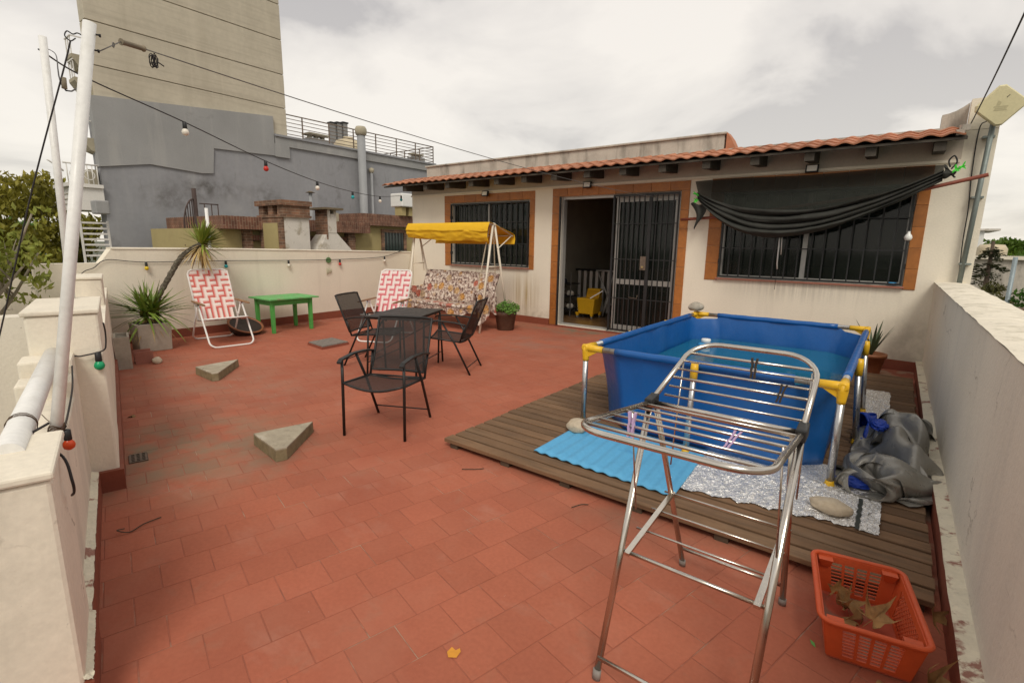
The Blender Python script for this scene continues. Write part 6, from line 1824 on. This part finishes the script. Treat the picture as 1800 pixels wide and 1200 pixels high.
fp_ = thing("flue_pipe", "thin grey flue pipe behind the barbecue hood", "pipe", (-12,7.4,1.5))
MB().tube([(-12.0,7.35,1.2),(-12.0,7.35,2.70)], .045, 10).build("pipe", m_pvc, fp_)
MB().lathe([(.12,2.70),(.02,2.74)], 12, (-12.0,7.35,0)).build("cap", m_capst, fp_)
wtk = thing("water_tank", "white boxy cistern on brick feet beside the house corner", "tank", (-12.3,10.9,2.3))
MB().box((-12.75,10.5,2.58),(-12.2,11.9,2.98)).build("body", m_flw, wtk, bevel=.03)
for y in (10.55,10.85,11.3): MB().box((-12.6,y,2.321),(-12.3,y+.18,2.579)).build("brick_foot", m_ochre, wtk)
MBw = MB(); MBw.box((-13.2,8.25,2.012),(-12.9,8.75,2.30)); tag(MBw.build("roof_board", m_cream2), "pale board propped on the brick band behind the flue", "board")
# spiral stair against the grey wall
m_stair = mat("rusted_stair_iron", (.06,.038,.032), .7, var=.2)
st = thing("spiral_stair", "dark rusty iron spiral stair against the grey wall", "stair", (-12.7,5.0,0))
MB().tube([(-12.75,4.96,-1),(-12.75,4.96,2.62)], .045, 10).build("post", m_stair, st)
hr = spline([V(-12.75,4.94,2.40),V(-12.62,4.80,2.33),V(-12.55,4.68,2.14),V(-12.55,4.62,1.80),V(-12.62,4.66,1.40)],6)
MB().tube(hr, .016, 6).build("handrail", m_stair, st)
for k in range(7):
    p_ = hr[3*k+3]; z_ = p_.z-.62
    MB().tube([p_, V(p_.x,p_.y,z_)], .010, 6).build("baluster", m_stair, st)
    MB().hexa([V(-12.75,4.93,z_),V(-12.75,4.99,z_),V(p_.x+.02,p_.y+.10,z_),V(p_.x+.02,p_.y-.06,z_)],[V(-12.75,4.93,z_+.02),V(-12.75,4.99,z_+.02),V(p_.x+.02,p_.y+.10,z_+.02),V(p_.x+.02,p_.y-.06,z_+.02)]).build("step", m_stair, st, fix=True)
MB().tube([V(-12.75,5.05,2.30),V(-12.75,5.45,2.30)], .014, 6).build("handrail", m_stair, st)
for y in (5.15,5.30,5.44): MB().tube([V(-12.75,y,1.7),V(-12.75,y,2.30)], .011, 6).build("baluster", m_stair, st)
MB().tube([(-9.35,3.80,.9),(-9.35,3.80,2.02)], .026, 10).build("temp", m_tubew)
o = bpy.data.objects["temp"]; o.name = "vent_post"; o.data.name = "vent_post"; tag(o, "short white pipe standing behind the wall above the yucca head", "pipe")

# white balcony house and ladder-like shutters at far left
bh = thing("balcony_house", "white street front with a curved railed balcony beside the grey wall", "house", (-16,3.6,-3.29))
MB().box((-16.0,3.30,2.12),(-14.9,3.88,2.62)).build("balcony_slab", m_wmet, bh)
for k in range(3): MB().box((-16.01,3.285,2.25+k*.11),(-14.89,3.295,2.262+k*.11)).build("groove", m_cream2, bh)
MB().box((-16.05,3.22,2.621),(-14.85,3.88,2.70)).build("balcony_lip", m_wmet, bh)
w = MB()
for k in range(7): w.tube([(-14.95,3.28+k*.09,2.70),(-14.95,3.28+k*.09,3.12)], .012, 6)
w.tube([(-14.95,3.22,3.13),(-14.95,3.86,3.13)], .02, 6)
for k in range(2): w.tube([(-14.95,3.42+k*.25+.10*math.cos(t),2.90+.10*math.sin(t)) for t in [6.28*q/14 for q in range(14)]], .010, 5, closed=True)
w.tube([(-14.95,3.22-.25*math.sin(t),2.45+.70*math.sin(t*.5+.8)) for t in [math.pi*q/12 for q in range(13)]], .014, 6)
w.build("railing", m_wmet, bh)
MB().box((-15.9,3.7,2.70),(-15.1,3.86,3.05)).build("back_panel", m_cream2, bh)
lad = thing("slatted_screen", "white horizontal slatted screen at the far left corner", "screen", (-12.65,3.05,1.2))
for k in range(7): MB().box((-12.66,2.86,1.14+k*.105),(-12.63,3.27,1.175+k*.105)).build("slat", m_wmet, lad)
for y in (2.84,3.27): MB().box((-12.67,y,.3),(-12.62,y+.03,1.83)).build("post", m_wmet, lad)
m_dkwin = mat("dark_opening", (.05,.05,.05), .6, var=.2)
acu = MB(); acu.box((-12.5,3.02,1.95),(-12.2,3.24,2.20)); tag(acu.build("condenser_box", m_grey2, bevel=.02), "grey box unit above the slatted screen", "box")

# neighbour walls below on the left
nw = MB(); nw.hexa([U(-5.55,-3.2,-3.29),U(-5.35,-3.2,-3.29),U(-5.35,-.46,-3.29),U(-5.55,-.46,-3.29)],[U(-5.55,-3.2,.875),U(-5.35,-3.2,.875),U(-5.35,-.46,.895),U(-5.55,-.46,.895)])
tag(nw.build("neighbour_wall", m_wall_right), "grey white neighbour wall at the left edge behind the pillar", "wall")
nw = MB(); nw.box((-10.15,-4.0,-3.29),(-9.95,2.05,.93))
tag(nw.build("neighbour_wall", m_wall_dirty), "pale neighbour wall behind the leafy tree", "wall")

# ================================================================ trees
def leaf_cloud(w, clusters, n, s0, s1, rg, flat=.5, clip=None):
    for i in range(n):
        c, r3 = clusters[rg.randrange(len(clusters))]
        d = V(rg.gauss(0,1), rg.gauss(0,1), rg.gauss(0,1)).normalized()*(rg.random()**.45)
        p = V(c[0]+d.x*r3[0], c[1]+d.y*r3[1], c[2]+d.z*r3[2])
        if clip and clip(p): continue
        s = rg.uniform(s0, s1)
        nn = V(rg.uniform(-1,1), rg.uniform(-1,1), rg.uniform(-.1,1)).normalized()
        a = nn.cross(V(rg.uniform(-1,1),rg.uniform(-1,1),.1)).normalized(); b = nn.cross(a)
        w.add([p-a*s, p-b*s*.48-nn*s*.12, p+a*s*1.05-nn*s*.1, p+b*s*.48-nn*s*.12], [(0,1,2),(0,2,3)])
def clusters_in(c, r3, n, cr_, rg):
    out = []
    for i in range(n):
        d = V(rg.gauss(0,1), rg.gauss(0,1), rg.gauss(0,1)).normalized()*(rg.random()**.33)
        k = rg.uniform(.7,1.3)*cr_
        out.append(((c[0]+d.x*r3[0], c[1]+d.y*r3[1], c[2]+d.z*r3[2]), (k,k,k*.7)))
    return out
def leafmat(name, c, c2, sc=2.5, rough=.55):
    m = mat(name, c, rough, var=.35, vs=sc, fine=.2, fs=9, layers=[(c2, sc*.6, .48, .66, .75)], spec=.3)
    N, L = m.node_tree.nodes, m.node_tree.links
    pb_ = N["Principled BSDF"]; tr_ = N.new("ShaderNodeBsdfTranslucent"); mxs = N.new("ShaderNodeMixShader"); mxs.inputs[0].default_value = .38
    L.new(pb_.inputs["Base Color"].links[0].from_socket, tr_.inputs["Color"])
    L.new(pb_.outputs[0], mxs.inputs[1]); L.new(tr_.outputs[0], mxs.inputs[2]); L.new(mxs.outputs[0], N["Material Output"].inputs[0])
    return m
m_l1 = leafmat("broad_leaf", (.22,.25,.045), (.38,.37,.08), 3.5)
m_l2 = leafmat("autumn_tree_leaf", (.24,.22,.03), (.46,.38,.06), .9)
m_l3 = leafmat("conifer_leaf", (.035,.040,.014), (.10,.085,.02), 3)
m_l4 = leafmat("green_crown_leaf", (.07,.14,.018), (.17,.24,.03), .8)
m_l5 = leafmat("bush_leaf", (.05,.12,.018), (.10,.20,.03), 4)
m_branch = mat("grey_branch", (.28,.24,.18), .9, var=.2, vs=8, bump=.4)
m_trunk = mat("brown_trunk", (.09,.065,.045), .95, var=.2, vs=6, bump=.5)
rg = random.Random(12)
t1 = thing("leafy_tree", "leafy pale green tree with bare grey branches beside the parapet", "tree", (-9.0,.35,-3.29))
def vof(p): return p.dot(ND)
w = MB(); base = V(-8.9,.45,-3.29)
w.tube(spline([base, V(-8.85,.5,-1.5), V(-8.7,.6,.1)],6), [.10]*7+[.08]*6, 9)
tips = []
for i in range(16):
    a = rg.uniform(0,6.28); e_ = V(-8.55+.65*math.cos(a), .72+.75*math.sin(a), rg.uniform(.9,1.85))
    if vof(e_) > -.5: e_ = e_-ND*(vof(e_)+.62)
    mid = V(-8.7,.6,.1).lerp(e_,.5)+V(rg.uniform(-.12,.12),rg.uniform(-.12,.12),-.08)
    w.tube(spline([V(-8.7,.6,.05),mid,e_],6), [.035-.002*k for k in range(13)], 6)
    for q in range(3):
        f_ = mid.lerp(e_, rg.uniform(.2,.9)); g2 = f_+V(rg.uniform(-.28,.28),rg.uniform(-.25,.15),rg.uniform(.02,.35))
        if vof(g2) > -.46: g2 = g2-ND*(vof(g2)+.5)
        w.tube([f_, f_.lerp(g2,.5)+V(0,0,.03), g2], [.012,.008,.004], 5)
        tips.append(g2)
    tips.append(e_)
w.build("trunk", m_branch, t1)
w = MB()
cl = [((p.x,p.y,p.z),(.22,.22,.16)) for p in tips]+clusters_in((-8.6,.7,1.1),(.85,.85,.55),26,.20,rg)
leaf_cloud(w, cl, 2000, .035, .062, rg, clip=lambda p: vof(p) > -.46 or p.z > 1.86)
w.build("crown", m_l1, t1)
t2 = thing("street_tree", "dense yellow green tree behind the white poles at far left", "tree", (-18.5,2.2,-3.29))
MB().tube([(-18.5,2.2,-3.29),(-18.4,2.3,0),(-18.5,2.3,1.6)], [.25,.2,.12], 10).build("trunk", m_trunk, t2)
w = MB()
cl = clusters_in((-18.6,2.3,1.60),(2.4,2.4,1.55),85,.5,rg)
leaf_cloud(w, cl, 17000, .06, .115, rg, clip=lambda p: p.y > 4.4 and p.x > -16.0)
w.build("crown", m_l2, t2)
t3 = thing("street_tree", "darker green tree low behind the first street tree", "tree", (-23,3.0,-3.29))
MB().tube([(-23,2.6,-3.29),(-23,2.8,1.0)], [.25,.15], 10).build("trunk", m_trunk, t3)
w = MB(); cl = clusters_in((-23,2.4,.9),(2.5,3.2,1.6),60,.6,rg)
leaf_cloud(w, cl, 11000, .08, .14, rg, clip=lambda p: p.y > 3.95 and p.x > -24.2)
w.build("crown", m_l4, t3)
# right side
t4 = thing("conifer_tree", "dark drooping conifer behind the right parapet", "tree", (1.75,15.8,-3.29))
MB().tube([(1.72,15.8,-3.29),(1.66,15.8,1.75)], [.14,.03], 8).build("trunk", m_trunk, t4)
w = MB()
for i in range(95):
    z = rg.uniform(-1.2,1.6); Ln = (1.75-z)*.40+.12
    a = rg.uniform(0,6.28); d = V(math.cos(a),math.sin(a),rg.uniform(-.25,.25))
    for k in range(46):
        t_ = rg.random(); p = V(1.68,15.8,z)+d*(Ln*t_)+V(rg.gauss(0,.03),rg.gauss(0,.03),rg.gauss(0,.03)-.10*t_*t_)
        s = rg.uniform(.025,.055); nn = V(rg.uniform(-1,1),rg.uniform(-1,1),rg.uniform(-.2,1)).normalized(); b = d.cross(nn).normalized()
        w.add([p-b*s*.35, p+d*s, p+b*s*.35, p-d*s], [(0,1,2),(0,2,3)])
w.build("crown", m_l3, t4)
t5 = thing("street_tree", "flat topped green tree beyond the far roofs on the right", "tree", (5.0,30,-3.29))
MB().tube([(5,30,-3.29),(5,30,1.0)], [.3,.15], 8).build("trunk", m_trunk, t5)
w = MB(); cl = clusters_in((5.4,30,1.45),(3.0,2.0,.55),60,.45,rg)
leaf_cloud(w, cl, 9000, .07, .13, rg); w.build("crown", m_l4, t5)
t6 = thing("garden_bush", "bright green bush behind the right parapet by the blue grey post", "bush", (2.2,12.6,-3.29))
MB().tube([(2.25,12.7,-3.29),(2.25,12.7,.2)], [.08,.04], 8).build("trunk", m_trunk, t6)
w = MB(); cl = clusters_in((2.35,12.8,.45),(.55,.8,.55),26,.22,rg)
leaf_cloud(w, cl, 2600, .035, .06, rg, clip=lambda p: p.y < 11.2 or p.x < .85); w.build("foliage", m_l5, t6)
t7 = thing("garden_bush", "olive brown bush at the foot of the dark conifer", "bush", (1.5,13.9,-3.29))
MB().tube([(1.5,13.9,-3.29),(1.5,13.9,.1)], [.08,.04], 8).build("trunk", m_trunk, t7)
w = MB(); cl = clusters_in((1.55,14.0,.30),(.5,.6,.55),24,.22,rg)
leaf_cloud(w, cl, 2400, .03, .055, rg); w.build("foliage", leafmat("olive_leaf", (.075,.075,.02), (.16,.14,.03), 4), t7)
m_fpost = mat("blue_grey_post", (.26,.31,.33), .5, metal=.3, var=.1)
tag(MB().tube([(1.72,12.88,-3.2),(1.69,12.89,1.42)], .035, 10).build("fence_post", m_fpost), "blue grey metal post behind the right parapet", "post")
tag(MB().box((1.2,19.8,-3.29),(9,20.0,1.30)).build("garden_wall", m_conc), "stained old concrete wall far behind on the right", "wall")
tag(MB().box((1.0,19.7,1.301),(9,20.1,1.40)).build("wall_coping", m_wall_dirty), "pale coping along the far stained wall", "coping")
tag(MB().box((.8,10.2,-3.29),(2.6,10.5,.70)).build("brick_wall", m_brickh), "low orange brick wall top beyond the right parapet", "wall")
t8 = thing("water_tank", "pale boxy rooftop tank far behind the conifer", "tank", (2.05,21,1.0))
MB().lathe([(.36,1.0),(.36,1.6),(.28,1.72),(0,1.74)], 8, (2.2,21,0), cap=False).build("body", m_tank, t8)
t9 = thing("flat_roof_house", "white flat roofed house far behind the conifer on the right", "house", (1.9,25,-3.29))
MB().box((-.5,25,-3.29),(2.35,28,2.25)).build("wall", m_flw, t9)
MB().box((-.55,24.9,2.251),(2.75,28,2.32)).build("roof_edge", m_whitest, t9)
MB().box((1.85,24.97,1.4),(1.95,24.999,2.1)).build("door", m_black, t9)
tag(MB().box((2.5,33,-3.29),(12,36,1.35)).build("low_building", m_wall_dirty), "pale low building under the far flat topped tree", "building")
